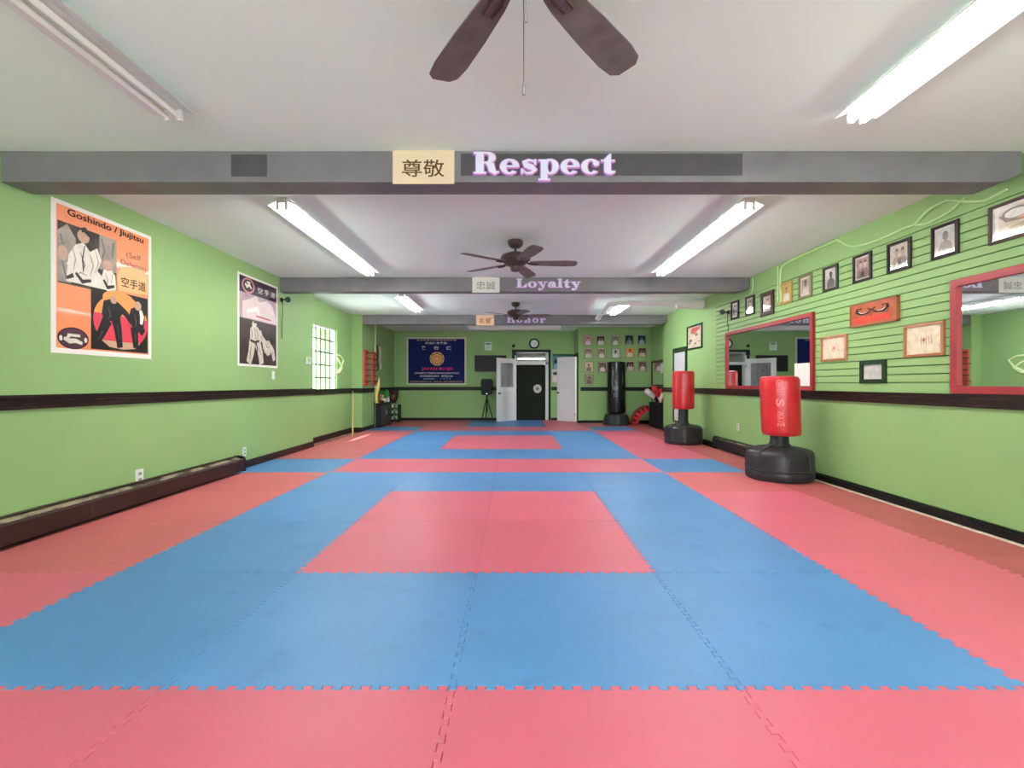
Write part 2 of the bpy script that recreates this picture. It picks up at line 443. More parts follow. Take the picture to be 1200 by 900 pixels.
for k in range(1, 6):
    y = WY0 + (WY1 - WY0) * k / 6; b.box(xw - 0.01, xw + 0.014, y - 0.008, y + 0.008, WZ0 + 0.03, WZ1 - 0.03, BARM)
b.build('vertical_bars', win)
b = MB(); b.box(xw - 0.02, xw - 0.016, WY0 + 0.02, WY1 - 0.02, WZ0 + 0.02, WZ1 - 0.02, GLASS); b.build('window_pane', win)

# ------------------------------------------------------------------ ceiling lights
def strip_light(X, y0, y1, lit, label, tm=None):
    g = 'fluorescent strip lights' 
    t = thing('ceiling_light', label, 'ceiling light', (X, (y0 + y1) / 2, HC), g)
    hm = WHITE if lit else WHITE2
    b = MB()
    b.prism([(-.055, 0), (-.045, -.045), (.045, -.045), (.055, 0)], lambda p: (X + p[0], y0, HC + p[1]), lambda p: (X + p[0], y1, HC + p[1]), hm)
    b.build('housing', t, bevel=0.004)
    for s in (-1, 1):
        b = MB()
        b.prism([(s * .05, -.030), (s * .115, -.058), (s * .121, -.066), (s * .115, -.063), (s * .05, -.036)], lambda p: (X + p[0], y0, HC + p[1]), lambda p: (X + p[0], y1, HC + p[1]), hm)
        b.build('reflector_wing', t)
    nseg = 2 if (y1 - y0) > 1.6 else 1
    L = (y1 - y0) / nseg
    for q in range(nseg):
        a = y0 + q * L
        for s in (-1, 1):
            b = MB(); b.tube([(X + s * .036, a + .025, HC - .083), (X + s * .036, a + L - .025, HC - .083)], 0.0165, (tm or TUBE) if lit else TUBEOFF, 12)
            b.build('tube', t, smooth=True)
            for e in (a + .012, a + L - .012):
                b = MB(); b.box(X + s * .036 - .013, X + s * .036 + .013, e - .012, e + .012, HC - .103, HC - .043, hm); b.build('socket', t, bevel=0.003)
    return t
strip_light(1.97, 0.28, 2.73, True, 'lit fluorescent strip light at the near right, in front of the first beam')
strip_light(-1.94, 0.28, 2.70, False, 'unlit fluorescent strip light at the near left, in front of the first beam')
strip_light(-2.0, 4.05, 6.55, True, 'long lit strip light on the left between the first and second beams', TUBEM)
strip_light(2.02, 4.05, 6.55, True, 'long lit strip light on the right between the first and second beams', TUBEM)
strip_light(-2.02, 8.4, 9.85, True, 'short lit strip light on the left between the second and third beams', TUBEB)
strip_light(2.14, 8.96, 10.3, True, 'short lit strip light on the right behind the white pipe', TUBEB)
# crosswise unlit strip near the back wall
t = thing('ceiling_light', 'unlit white strip light mounted crosswise near the back wall', 'ceiling light', (0, 13.1, HC), 'fluorescent strip lights')
b = MB(); b.prism([(-.06, 0), (-.05, -.06), (.05, -.06), (.06, 0)], lambda p: (-1.3, 13.1 + p[0], HC + p[1]), lambda p: (1.28, 13.1 + p[0], HC + p[1]), WHITE); b.build('housing', t, bevel=0.004)
for s in (-1, 1):
    b = MB(); b.tube([(-1.26, 13.1 + s * .03, HC - .078), (1.24, 13.1 + s * .03, HC - .078)], 0.016, TUBEOFF, 10); b.build('tube', t, smooth=True)
# the light of the room beyond the doorway
t = thing('ceiling_light', 'lit strip light glimpsed through the glass above the doorway', 'ceiling light', (0.75, 18.4, 2.15), 'fluorescent strip lights')
b = MB(); b.box(0.1, 1.5, 18.34, 18.46, 2.10, 2.15, WHITE); b.build('housing', t, bevel=.004)
b = MB(); b.tube([(0.13, 18.4, 2.08), (1.47, 18.4, 2.08)], 0.018, mat('lit_tube_far', (255, 250, 235), 0.4, emit=9), 10); b.build('tube', t, smooth=True)

# ------------------------------------------------------------------ ceiling fans
def fan(X, Y, a0, label, chains=False):
    t = thing('ceiling_fan', label, 'ceiling fan', (X, Y, HC), 'bronze ceiling fans')
    z = HC
    b = MB(); b.lathe([(.02, -.085), (.05, -.08), (.078, -.055), (.087, -.02), (.08, 0)], (X, Y, z), BRONZE, 28); b.build('canopy', t, smooth=True)
    b = MB(); b.lathe([(.013, -.15), (.013, -.08)], (X, Y, z), BRONZE, 14); b.build('downrod', t, smooth=True)
    b = MB(); b.lathe([(.055, -.295), (.09, -.28), (.135, -.245), (.165, -.215), (.170, -.195), (.150, -.165), (.09, -.14), (.04, -.13), (.02, -.125)], (X, Y, z), BRONZE, 36); b.build('motor_housing', t, smooth=True)
    b = MB(); b.lathe([(.02, -.345), (.045, -.34), (.057, -.325), (.06, -.29)], (X, Y, z), BRONZE, 24); sw = b.build('switch_housing', t, smooth=True)
    for k in range(5):
        a = radians(a0 + 72 * k); d = Vector((sin(a), cos(a), 0)); p = Vector((cos(a), -sin(a), 0))
        b = MB(); zc = z - 0.255
        L = [(.16, .045), (.22, .055), (.40, .068), (.58, .074), (.66, .066), (.69, .04)]
        top = []; bot = []
        tilt = 0.16
        outline = [(r, w) for r, w in L] + [(r, -w) for r, w in L[::-1]]
        R0 = [Vector((X, Y, zc)) + d * r + p * w + Vector((0, 0, w * tilt)) for r, w in outline]
        R1 = [q + Vector((0, 0, 0.006)) for q in R0]
        b.loft([R0, R1], BLADE); bl = b.build('blade', t)
        b = MB()
        for s in (-1, 1):
            b.tube([Vector((X, Y, z - .25)) + d * .13 + p * s * .012, Vector((X, Y, z - .262)) + d * .18 + p * s * .022, Vector((X, Y, z - .262)) + d * .25 + p * s * .018], .007, BRONZE, 6)
        b.build('blade_bracket', bl, smooth=True)
    if chains:
        for (dx, dy, zb) in ((0.0, 0.052, 2.045), (0.004, -0.052, 2.205)):
            b = MB(); b.tube([(X + dx, Y + dy, z - .335), (X + dx, Y + dy, zb + .03)], .0018, CHROME, 6); ch = b.build('pull_chain', t)
            b = MB(); b.lathe([(.003, .042), (.0055, .036), (.0062, .004), (.004, 0)], (X + dx, Y + dy, zb), mat('chain_fob', (120, 116, 112), .4, noise=.1), 12); b.build('chain_fob', ch, smooth=True)
fan(0.03, 1.50, -31, 'ceiling fan nearest the camera, only blades and pull chains in view', True)
fan(0.01, 5.27, -55, 'dark bronze ceiling fan between the first and second beams')
fan(0.02, 9.28, 90, 'small looking dark bronze ceiling fan just before the third beam')

# ------------------------------------------------------------------ lettering on the beams (fat serif letters)
def glyph(P, mb, ch, ox, oy, S, d0, m):
    lay = [d0]
    def nx_():
        lay[0] += .00012; return lay[0]
    def rect(a, b_, c, e): P.rect(mb, ox + a * S, ox + c * S, oy + b_ * S, oy + e * S, nx_(), m)
    def ring(cx, cy, rx, ry, ix, iy, a0=0, a1=360): P.ring(mb, ox + cx * S, oy + cy * S, rx * S, ry * S, ix * S, iy * S, nx_(), m, a0, a1, 24)
    def ell(cx, cy, rx, ry): P.ell(mb, ox + cx * S, oy + cy * S, rx * S, ry * S, nx_(), m, 18)
    def poly(*q): P.poly(mb, [(ox + a * S, oy + b_ * S) for a, b_ in q], nx_(), m)
    def st(pts, w): P.stroke(mb, [(ox + a * S, oy + b_ * S) for a, b_ in pts], [x * S for x in w] if isinstance(w, list) else w * S, nx_(), m)
    if ch == 'R':
        rect(.1, 0, .42, 1); rect(0, 0, .52, .09); rect(0, .91, .5, 1)
        rect(.4, .91, .56, 1); rect(.4, .47, .56, .55); ring(.54, .735, .38, .265, .1, .18, -90, 90)
        st([(.55, .5), (.72, .4), (.76, .2), (.9, .04), (1.06, .1)], [.12, .3, .3, .18, .05]); return 1.1
    if ch == 'H':
        for x in (.1, .7): rect(x, 0, x + .3, 1); rect(x - .1, 0, x + .4, .09); rect(x - .1, .91, x + .4, 1)
        rect(.35, .46, .75, .55); return 1.14
    if ch == 'L':
        rect(.1, 0, .42, 1); rect(0, .91, .54, 1); rect(0, 0, .85, .09); poly((.55, .05), (.9, .05), (.93, .42), (.86, .42)); return 1.0
    if ch == 'e':
        ring(.4, .33, .4, .35, .14, .27, 0, 318); rect(.26, .3, .79, .38); return .86
    if ch == 'o': ring(.4, .33, .4, .35, .14, .27); return .86
    if ch == 'c':
        ring(.4, .33, .4, .35, .14, .27, 40, 318); ell(.62, .48, .13, .12); return .82
    if ch == 's':
        st([(.62, .45), (.55, .58), (.34, .63), (.15, .52), (.22, .4), (.45, .3), (.58, .18), (.46, .05), (.24, .03), (.08, .18)], [.05, .08, .1, .2, .24, .26, .22, .12, .08, .05])
        rect(.02, 0, .1, .24); rect(.57, .42, .65, .66); return .74
    if ch == 'p':
        rect(.1, -.3, .38, .62); rect(0, -.3, .48, -.22); rect(0, .57, .3, .65); ring(.48, .33, .37, .35, .1, .27); return .92
    if ch == 't':
        poly((.14, .06), (.42, .06), (.42, .9), (.36, .9), (.14, .66)); rect(0, .56, .58, .64); ring(.38, .17, .24, .19, .05, .1, 180, 345); return .66
    if ch == 'l': rect(.1, 0, .38, 1); rect(0, 0, .48, .08); rect(0, .92, .3, 1); return .52
    if ch == 'n' or ch == 'r':
        rect(.1, 0, .38, .62); rect(0, 0, .46, .08); rect(0, .57, .3, .65)
        if ch == 'n':
            ring(.55, .4, .27, .27, .02, .2, 0, 180); rect(.54, 0, .82, .42); rect(.48, 0, .9, .08); return .95
        st([(.36, .38), (.48, .57), (.62, .6)], [.06, .1, .1]); ell(.6, .51, .13, .13); return .76
    if ch == 'a':
        rect(.42, .02, .7, .46); ring(.42, .42, .28, .25, .04, .17, 0, 170); ell(.2, .46, .13, .12); ring(.32, .19, .3, .2, .06, .13); rect(.6, 0, .82, .08); return .86
    if ch == 'y':
        poly((.06, .6), (.36, .6), (.62, .06), (.46, -.06)); poly((.66, .6), (.76, .6), (.5, -.05), (.42, .0))
        rect(0, .57, .46, .65); rect(.56, .57, .86, .65); st([(.5, 0), (.38, -.2), (.22, -.26)], [.14, .1, .08]); ell(.2, -.19, .13, .12); return .88
    return .4
def word(body, name, label, y, pxa, pxb, top_py, base_py, loose=0.0, tilt=0.0):
    a = at(pxa, base_py, y); c = at(pxb, top_py, y)
    S = c.z - a.z
    sc = MB(); w = 0; adv = []
    P0 = Plane((0, 0, 0), (1, 0, 0))
    for ch in body: k = glyph(P0, MB(), ch, 0, 0, 1, 0, LETTER) + loose; adv.append(w); w += k
    kx = (c.x - a.x) / ((w - loose - .04) * S)
    t = thing(name, label, 'lettering', (a.x, y, a.z), 'cut-out words on the beams')
    class SP(Plane):
        def p(s, u, v, d=0): return s.o + s.u * (u * kx) + s.v * v + s.n * d
    P = SP((a.x, y, a.z), (1, 0, 0))
    for ch, off in zip(body, adv):
        mb = MB()
        for (du, dv, m, d) in ((-.05, -.06, PURPLE, .001), (-.03, -.045, PURPLE, .0025), (-.045, 0, PURPLE, .004), (-.02, -.07, PURPLE, .0055), (.02, -.05, PINK, .007), (.04, -.02, PINK, .0085), (.03, .03, PINK, .010), (-.02, .03, PURPLE, .0115)):
            glyph(P, mb, ch, (off + du) * S, dv * S, S, d, m)
        glyph(P, mb, ch, off * S, 0, S, .0135, LETTER)
        P.box(mb, (off + .26) * S, (off + .34) * S, .04 * S, .08 * S, -.004, .0012, PURPLE)
        mb.build('letter', t)
word('Respect', 'word_respect', 'pale purple-edged word Respect on the nearest beam', 3.24, 555, 721, 179, 204.5)
word('Loyalty', 'word_loyalty', 'pale purple-edged word Loyalty on the middle beam', 7.08, 605, 680, 326.5, 337)
word('Honor', 'word_honor', 'pale word Honor on the farthest beam', 10.92, 594, 639, 370, 378.2, 0.16)
def plaque(body, pxa, pxb, pya, pyb, y, base_m, ink, label, bold=0.0):
    a = at(pxa, pyb, y); c = at(pxb, pya, y); P = Plane(a, (1, 0, 0)); w = c.x - a.x; h = c.z - a.z
    b = MB(); P.box(b, 0, w, 0, h, 0.002, .008, base_m)
    P.text(b, body, w * .15, w * .84, h * .20, h * .72, .009, ink, bold)
    tag(b.build('character_sign', origin=(a.x + w / 2, y, a.z)), label, 'sign', 'two-character signs on the beams')
TAN = mat('tan_card', (208, 190, 158), .65, noise=.04, scale=5)
plaque('尊敬', 460.5, 532.5, 176.6, 216, 3.24, TAN, mat('brown_ink', (88, 66, 40), .6), 'tan card with two brown characters on the nearest beam', .008)
plaque('忠誠', 553.5, 585.5, 325, 343, 7.08, mat('grey_card', (206, 206, 198), .65, noise=.03), mat('grey_ink', (104, 104, 94), .6), 'pale grey card with two characters on the middle beam')
plaque('名誉', 558, 579, 369.3, 381.5, 10.92, mat('peach_card', (232, 198, 164), .65, noise=.03), mat('orange_ink', (188, 112, 66), .6), 'peach card with two orange characters on the farthest beam', .02)

# ------------------------------------------------------------------ baseboard heaters
def heater(side, X, y0, y1, h, depth, cov, label):
    t = thing('baseboard_heater', label, 'heater', (X, (y0 + y1) / 2, -0.02), 'baseboard heaters')
    s = 1 if side == 'L' else -1
    f = lambda y: (lambda p: (X + s * p[0], y, -0.02 + p[1]))
    fr = mat('heater_back', (74, 66, 54), .6, noise=.4, scale=12, wear=((168, 158, 132), 7, .46, .56), stretch=(1, .5, 1))
    b = MB(); b.prism([(0.002, .01), (.012, .01), (.012, h), (.05, h), (.052, h + .008), (0.002, h + .008)], f(y0), f(y1), cov); b.build('back_plate', t)
    b = MB(); b.prism([(depth - .02, .03), (depth - .004, .03), (depth, .04), (depth, h - .035), (depth - .02, h - .018), (depth - .03, h - .022), (depth - .012, h - .04), (depth - .012, .036)], f(y0), f(y1), cov); fc = b.build('front_cover', t)
    b = MB(); b.prism([(.03, h - .012), (depth - .034, h - .036), (depth - .034, h - .030), (.03, h - .006)], f(y0 + .01), f(y1 - .01), fr); b.build('damper', t)
    b = MB(); b.tube([(X + s * .05, y0 + .02, .06), (X + s * .05, y1 - .02, .06)], .012, mat('copper_pipe', (150, 96, 70), .4, metal=.8), 8); b.build('pipe', t, smooth=True)
    e = y1 if s > 0 else y0
    for ee in (y0, y1):
        b = MB(); b.prism([(0, 0), (depth + .004, 0), (depth + .004, h - .03), (depth - .02, h + .002), (.05, h + .014), (0, h + .014)], f(ee - .012), f(ee + .012), BLACK); b.build('end_cap', t, bevel=.003)
    for k in range(1, int((y1 - y0) / 1.2)):
        yy = y0 + k * 1.2
        b = MB(); b.box(X + s * (depth - .001), X + s * (depth + .002), yy - .02, yy + .02, .01, h - .06, mat('cover_seam', (66, 48, 44), .5)); b.build('joint_strip', fc)
HB = mat('heater_brown', (58, 36, 34), .42, noise=.3, scale=7, wear=((150, 140, 112), 16, .66, .74), stretch=(1, .35, 1))
heater('L', XL, 1.4, 5.95, .2, .135, HB, 'brown chipped baseboard heater along the left wall')
heater('R', XR, 6.28, 8.2, .2, .085, mat('heater_black', (34, 34, 36), .4, noise=.3, scale=9, wear=((130, 136, 140), 10, .62, .75), stretch=(1, .3, 1)), 'black baseboard heater along the right wall between the red bags')

# ------------------------------------------------------------------ posters on the left wall
def skin(mb, P, parts, d, m):
    for kind, *a in parts:
        d += .0001
        if kind == 'e': P.ell(mb, *a, d, m)
        elif kind == 's': P.stroke(mb, a[0], a[1], d, m)
        else: P.poly(mb, a[0], d, m)
OR = mat('print_orange', (236, 140, 88), .45, noise=.08, scale=1.6, coat=.2); OR2 = mat('print_light_orange', (240, 180, 120), .45, noise=.05, scale=4)
PHD = mat('print_dark', (66, 56, 50), .45, noise=.5, scale=7); PHG = mat('print_grey', (150, 140, 126), .45, noise=.3, scale=9); PHW = mat('print_white', (226, 220, 206), .45, noise=.12, scale=16)
PSK = mat('print_skin', (190, 150, 126), .45, noise=.1, scale=20); CRIM = mat('print_crimson', (214, 52, 72), .45, noise=.06, scale=6); PBK = mat('print_black', (36, 30, 32), .4, noise=.2, scale=14)
OR3 = mat('print_bright_orange', (244, 150, 72), .45, noise=.06, scale=5); TANP = mat('print_tan', (196, 160, 128), .5, noise=.1, scale=9)
y0, y1, z0, z1 = 3.59, 4.58, 1.335, 2.525
P = Plane((XL, y0, z0), (0, 1, 0)); W, H = y1 - y0, z1 - z0
class NP(Plane):
    """the same plane in 0..1 coordinates"""
    def __init__(s, o, u, w, h): Plane.__init__(s, o, u); s.w = w; s.h = h
    def p(s, u, v, d=0): return s.o + s.u * (u * s.w) + s.v * (v * s.h) + s.n * d
N = NP((XL, y0, z0), (0, 1, 0), W, H)
b = MB(); N.box(b, 0, 1, 0, 1, .001, .004, PAPER)
N.rect(b, .04, .965, .035, .972, .0045, OR)
N.rect(b, .05, .595, .46, .865, .005, PHD)
N.rect(b, .42, .595, .62, .865, .0054, PHG)
N.poly(b, [(.05, .47), (.05, .8), (.13, .86), (.2, .78), (.22, .6), (.16, .47)], .0058, PHG)
skin(b, N, [('p', [(.12, .48), (.14, .66), (.2, .74), (.27, .77), (.33, .72), (.4, .76), (.44, .68), (.4, .6), (.46, .56), (.5, .48)]), ('p', [(.42, .5), (.46, .62), (.52, .65), (.58, .6), (.59, .5), (.55, .46)]), ('s', [(.14, .62), (.2, .58), (.3, .55), (.4, .57)], [.06, .08, .07, .05])], .0062, PHW)
FOLD = mat('print_fold', (164, 154, 140), .45, noise=.2, scale=22); FOLD2 = mat('print_deep_fold', (104, 94, 84), .45, noise=.2, scale=22)
skin(b, N, [('s', [(.17, .72), (.2, .64), (.18, .56)], [.008, .014, .006]), ('s', [(.33, .7), (.36, .63), (.33, .55)], [.008, .014, .006]), ('s', [(.38, .74), (.41, .66), (.38, .58)], [.006, .012, .005]), ('s', [(.2, .52), (.24, .56), (.3, .55)], [.006, .012, .006]), ('s', [(.48, .6), (.5, .55), (.49, .5)], [.006, .012, .006]), ('s', [(.55, .6), (.54, .54)], [.006, .01])], .0065, FOLD)
skin(b, N, [('s', [(.07, .78), (.1, .7), (.09, .6), (.12, .5)], [.012, .02, .02, .012]), ('s', [(.44, .84), (.47, .76), (.45, .7)], [.012, .02, .01]), ('s', [(.56, .84), (.55, .72)], [.02, .012]), ('s', [(.24, .7), (.28, .62), (.26, .54)], [.006, .012, .006])], .0061, FOLD2)
skin(b, N, [('e', .27, .81, .055, .045), ('e', .5, .66, .05, .04), ('e', .09, .66, .04, .05)], .0066, PSK)
skin(b, N, [('s', [(.25, .85), (.28, .86), (.33, .83)], [.03, .04, .03]), ('s', [(.28, .75), (.26, .65), (.27, .57)], [.008, .012, .01]), ('s', [(.2, .55), (.26, .5), (.34, .52)], [.02, .03, .02]), ('s', [(.46, .55), (.5, .5), (.57, .52)], [.02, .03, .02]), ('s', [(.12, .5), (.18, .53)], [.02, .03])], .007, PBK)
N.rect(b, .34, .953, .045, .485, .0056, PBK)
N.ell(b, .655, .265, .295, .205, .006, CRIM)
N.ell(b, .655, .265, .295, .205, .0064, OR3, 24, 12, 168)
N.poly(b, [(.44, .115), (.86, .115), (.8, .07), (.66, .058), (.52, .07)], .0066, TANP)
N.ell(b, .62, .43, .17, .06, .0067, OR3)
skin(b, N, [('p', [(.44, .30), (.46, .4), (.56, .43), (.62, .4), (.66, .33), (.6, .26), (.5, .26)]), ('s', [(.58, .3), (.61, .2), (.63, .07)], [.1, .08, .06]), ('s', [(.5, .27), (.44, .17), (.38, .1)], [.1, .08, .07]), ('s', [(.6, .38), (.7, .33), (.76, .27)], [.06, .05, .04]),
            ('p', [(.72, .3), (.75, .38), (.86, .42), (.92, .36), (.9, .24), (.8, .2)]), ('s', [(.79, .24), (.8, .15), (.81, .08)], [.09, .07, .06]), ('s', [(.86, .24), (.9, .2)], [.08, .06])], .0072, PBK)
skin(b, N, [('e', .83, .41, .04, .035), ('e', .56, .42, .035, .03)], .0086, PSK)
N.stroke(b, [(.86, .38), (.88, .33), (.87, .27)], [.03, .05, .03], .0085, PHW)
N.text(b, 'Goshindo / Jiujitsu', .13, .90, .905, .965, .0062, INK, .02)
N.poly(b, [(.62, .5), (.6, .6), (.64, .68), (.78, .7), (.9, .72), (.95, .66), (.955, .52), (.8, .5)], .0055, OR2)
N.text(b, '(Self', .70, .87, .755, .81, .0062, mat('brown_print_ink', (120, 70, 44), .6)); N.text(b, 'Defense)', .64, .93, .69, .74, .0062, MATS['brown_print_ink'])
N.text(b, '空手道', .645, .93, .535, .61, .0062, INK, .01)
N.ell(b, .183, .105, .135, .073, .0055, INK); N.ell(b, .183, .105, .125, .066, .0059, mat('print_purple', (86, 48, 70), .5)); N.ell(b, .183, .1, .095, .045, .0063, PHD)
skin(b, N, [('s', [(.1, .1), (.15, .085), (.2, .09), (.26, .075)], [.02, .035, .03, .02]), ('s', [(.13, .125), (.24, .125)], .018), ('e', .075, .1, .014, .018), ('e', .29, .1, .014, .018), ('s', [(.16, .13), (.12, .1)], .02)], .0067, PHW)
skin(b, N, [('s', [(.5, .36), (.53, .3), (.5, .27)], [.008, .014, .006]), ('s', [(.6, .24), (.615, .14)], [.008, .006]), ('s', [(.79, .34), (.81, .28), (.8, .24)], [.008, .014, .006]), ('s', [(.8, .2), (.805, .12)], [.008, .006]), ('s', [(.45, .18), (.41, .12)], [.01, .006])], .0092, mat('print_black_sheen', (84, 78, 84), .45, noise=.2, scale=20))
tag(b.build('martial_arts_poster', origin=(XL, y0, z0)), 'large orange poster headed Goshindo / Jiujitsu on the left wall', 'poster')
y0, y1, z0, z1 = 6.01, 7.02, 1.33, 2.535
N = NP((XL, y0, z0), (0, 1, 0), y1 - y0, z1 - z0)
PD = mat('print_sepia_dark', (62, 50, 46), .45, noise=.3, scale=6, coat=.2); PM = mat('print_mauve', (168, 140, 146), .45, noise=.25, scale=4, stretch=(1, 1, .6)); PM2 = mat('print_mist', (216, 196, 192), .45, noise=.12, scale=5); PN = mat('print_night', (60, 44, 62), .45, noise=.2, scale=5)
b = MB(); N.box(b, 0, 1, 0, 1, .001, .004, PAPER)
N.rect(b, .035, .965, .025, .975, .0045, PD); N.rect(b, .035, .965, .52, .80, .005, PM); N.rect(b, .035, .965, .80, .975, .005, PN)
N.poly(b, [(.1, .53), (.1, .7), (.25, .74), (.42, .8), (.5, .74), (.7, .78), (.85, .74), (.95, .6), (.95, .53)], .0054, PM2)
N.stroke(b, [(.2, .6), (.45, .66), (.5, .58)], [.03, .05, .04], .0058, PAPER); N.stroke(b, [(.42, .575), (.8, .565)], .02, .006, mat('print_dull_red', (176, 84, 78), .5))
N.ell(b, .235, .885, .15, .085, .0055, mat('print_rose', (190, 130, 130), .5)); N.ell(b, .235, .885, .115, .065, .0059, PN)
N.stroke(b, [(.16, .9), (.2, .87), (.26, .9), (.31, .86)], [.03, .04, .04, .02], .0063, PHW); N.stroke(b, [(.2, .92), (.28, .92)], .025, .0063, PHW)
for k, ch in enumerate('空手道'): N.text(b, ch, .46 + .17 * k, .59 + .17 * k, .845, .91, .0058, PHW, .0)
JW = mat('print_gi', (206, 194, 178), .45, noise=.15, scale=14)
skin(b, N, [('e', .38, .475, .055, .04), ('p', [(.27, .26), (.28, .42), (.34, .46), (.46, .45), (.53, .4), (.58, .32), (.5, .26)]), ('s', [(.33, .27), (.3, .15), (.24, .035)], [.15, .13, .11]), ('s', [(.46, .27), (.53, .15), (.56, .035)], [.14, .12, .11]), ('s', [(.5, .4), (.56, .33), (.66, .29)], [.09, .08, .06]),
            ('p', [(.58, .28), (.64, .31), (.76, .32), (.8, .28), (.78, .22), (.68, .19), (.6, .21)]), ('s', [(.76, .26), (.86, .19), (.9, .09)], [.11, .09, .07]), ('s', [(.64, .22), (.72, .17), (.78, .18)], [.08, .07, .05])], .0056, JW)
skin(b, N, [('s', [(.3, .42), (.33, .36), (.31, .31)], [.01, .016, .006]), ('s', [(.44, .42), (.47, .36), (.44, .31)], [.01, .016, .006]), ('s', [(.3, .22), (.28, .14), (.26, .08)], [.012, .02, .01]), ('s', [(.5, .22), (.53, .14)], [.012, .01]), ('s', [(.66, .28), (.7, .24), (.76, .24)], [.008, .014, .006]), ('s', [(.84, .2), (.87, .14)], [.012, .008]), ('s', [(.54, .36), (.6, .31)], [.01, .008])], .0066, FOLD2)
skin(b, N, [('s', [(.28, .29), (.4, .275), (.5, .30)], [.025, .03, .025]), ('s', [(.42, .27), (.46, .2), (.44, .14)], [.02, .025, .02]), ('s', [(.36, .5), (.42, .5)], [.025, .02]), ('e', .83, .3, .035, .025), ('s', [(.38, .44), (.4, .36), (.42, .3)], .008)], .006, PBK)
tag(b.build('judo_poster', origin=(XL, y0, z0)), 'dark poster of a judo throw under misty mountains on the left wall', 'poster')

# ------------------------------------------------------------------ frames
def framed(name, label, cat, P0, w, h, fw, dep, fm, draw, group=None, glass=True, bottom=None):
    o = P0.p(w / 2, 0, 0)
    t = thing(name, label, cat, o, group)
    b = MB()
    q0 = [(0, 0), (w, 0), (w, h), (0, h)]; q1 = [(fw, fw), (w - fw, fw), (w - fw, h - fw), (fw, h - fw)]
    for i in range(4):
        j = (i + 1) % 4
        b.hexa([P0.p(*q0[i], .001), P0.p(*q0[j], .001), P0.p(*q1[j], .001), P0.p(*q1[i], .001), P0.p(*q0[i], dep * .8), P0.p(*q0[j], dep * .8), P0.p(*q1[j], dep), P0.p(*q1[i], dep)], fm)
    b.build('frame', t)
    class IN(Plane):
        def p(s, u, v, d=0): return P0.p(fw + u * (w - 2 * fw), fw + v * (h - 2 * fw), d)
    I = IN(P0.o, P0.u)
    b = MB(); draw(I, b); b.build('picture', t)
    if glass:
        b = MB(); I.rect(b, 0, 1, 0, 1, dep * .62, GLASS); b.build('glass', t)
    return t
BFR = mat('black_frame', (44, 36, 34), .4, noise=.15, scale=20); GOLD = mat('gold_frame', (190, 158, 84), .35, metal=.4, noise=.15, scale=30); OLIVE = mat('olive_frame', (120, 116, 80), .4, noise=.1, scale=20); TANF = mat('tan_frame', (170, 112, 76), .45, noise=.15, scale=20); GFR = mat('green_frame', (30, 54, 32), .4, noise=.1, scale=20)
def tone(r, g, b_): return mat('print_%d_%d_%d' % (r, g, b_), (r, g, b_), .5, noise=.16, scale=24)
def portrait(bg, sh, skn, hair, mount=(212, 206, 196), mw=.1, two=False, belt=None):
    bg, sh, skn, hair, mount = [tone(*c) for c in (bg, sh, skn, hair, mount)]
    def f(I, b):
        I.box(b, 0, 1, 0, 1, .001, .003, mount); I.rect(b, mw, 1 - mw, mw, 1 - mw, .0034, bg)
        cs = (.36, .66) if two else (.5,)
        k = .72 if two else 1
        for c in cs:
            I.poly(b, [(c - .32 * k, mw), (c - .30 * k, .32), (c - .2 * k, .46), (c - .07 * k, .50), (c + .07 * k, .50), (c + .2 * k, .46), (c + .3 * k, .32), (c + .32 * k, mw)], .0038, sh)
            I.ell(b, c, .66, .125 * k, .155, .0042, skn); I.rect(b, c - .05 * k, c + .05 * k, .46, .55, .0041, skn)
            I.poly(b, [(c + .135 * k * cos(radians(a)), .69 + .15 * sin(radians(a))) for a in range(-5, 186, 19)] + [(c - .1 * k, .72), (c + .1 * k, .72)], .0045, hair)
            I.stroke(b, [(c - .1 * k, .48), (c, .34), (c + .1 * k, .48)], .018, .0042, skn)
            if belt: I.rect(b, c - .3 * k, c + .3 * k, mw, mw + .06, .0042, tone(*belt))
    return f
KR = XR * F
def planeR(xl, xr, ylt, ylb, yrt, yrb, X=XR):
    a = onR(xl, ylt, X); b_ = onR(xl, ylb, X); c = onR(xr, yrt, X); d = onR(xr, yrb, X)
    zt = (a.z + c.z) / 2; zb = (b_.z + d.z) / 2
    return Plane((X, a.y, zb), (0, -1, 0)), a.y - c.y, zt - zb
GRP = 'framed photographs in a row high on the right wall'
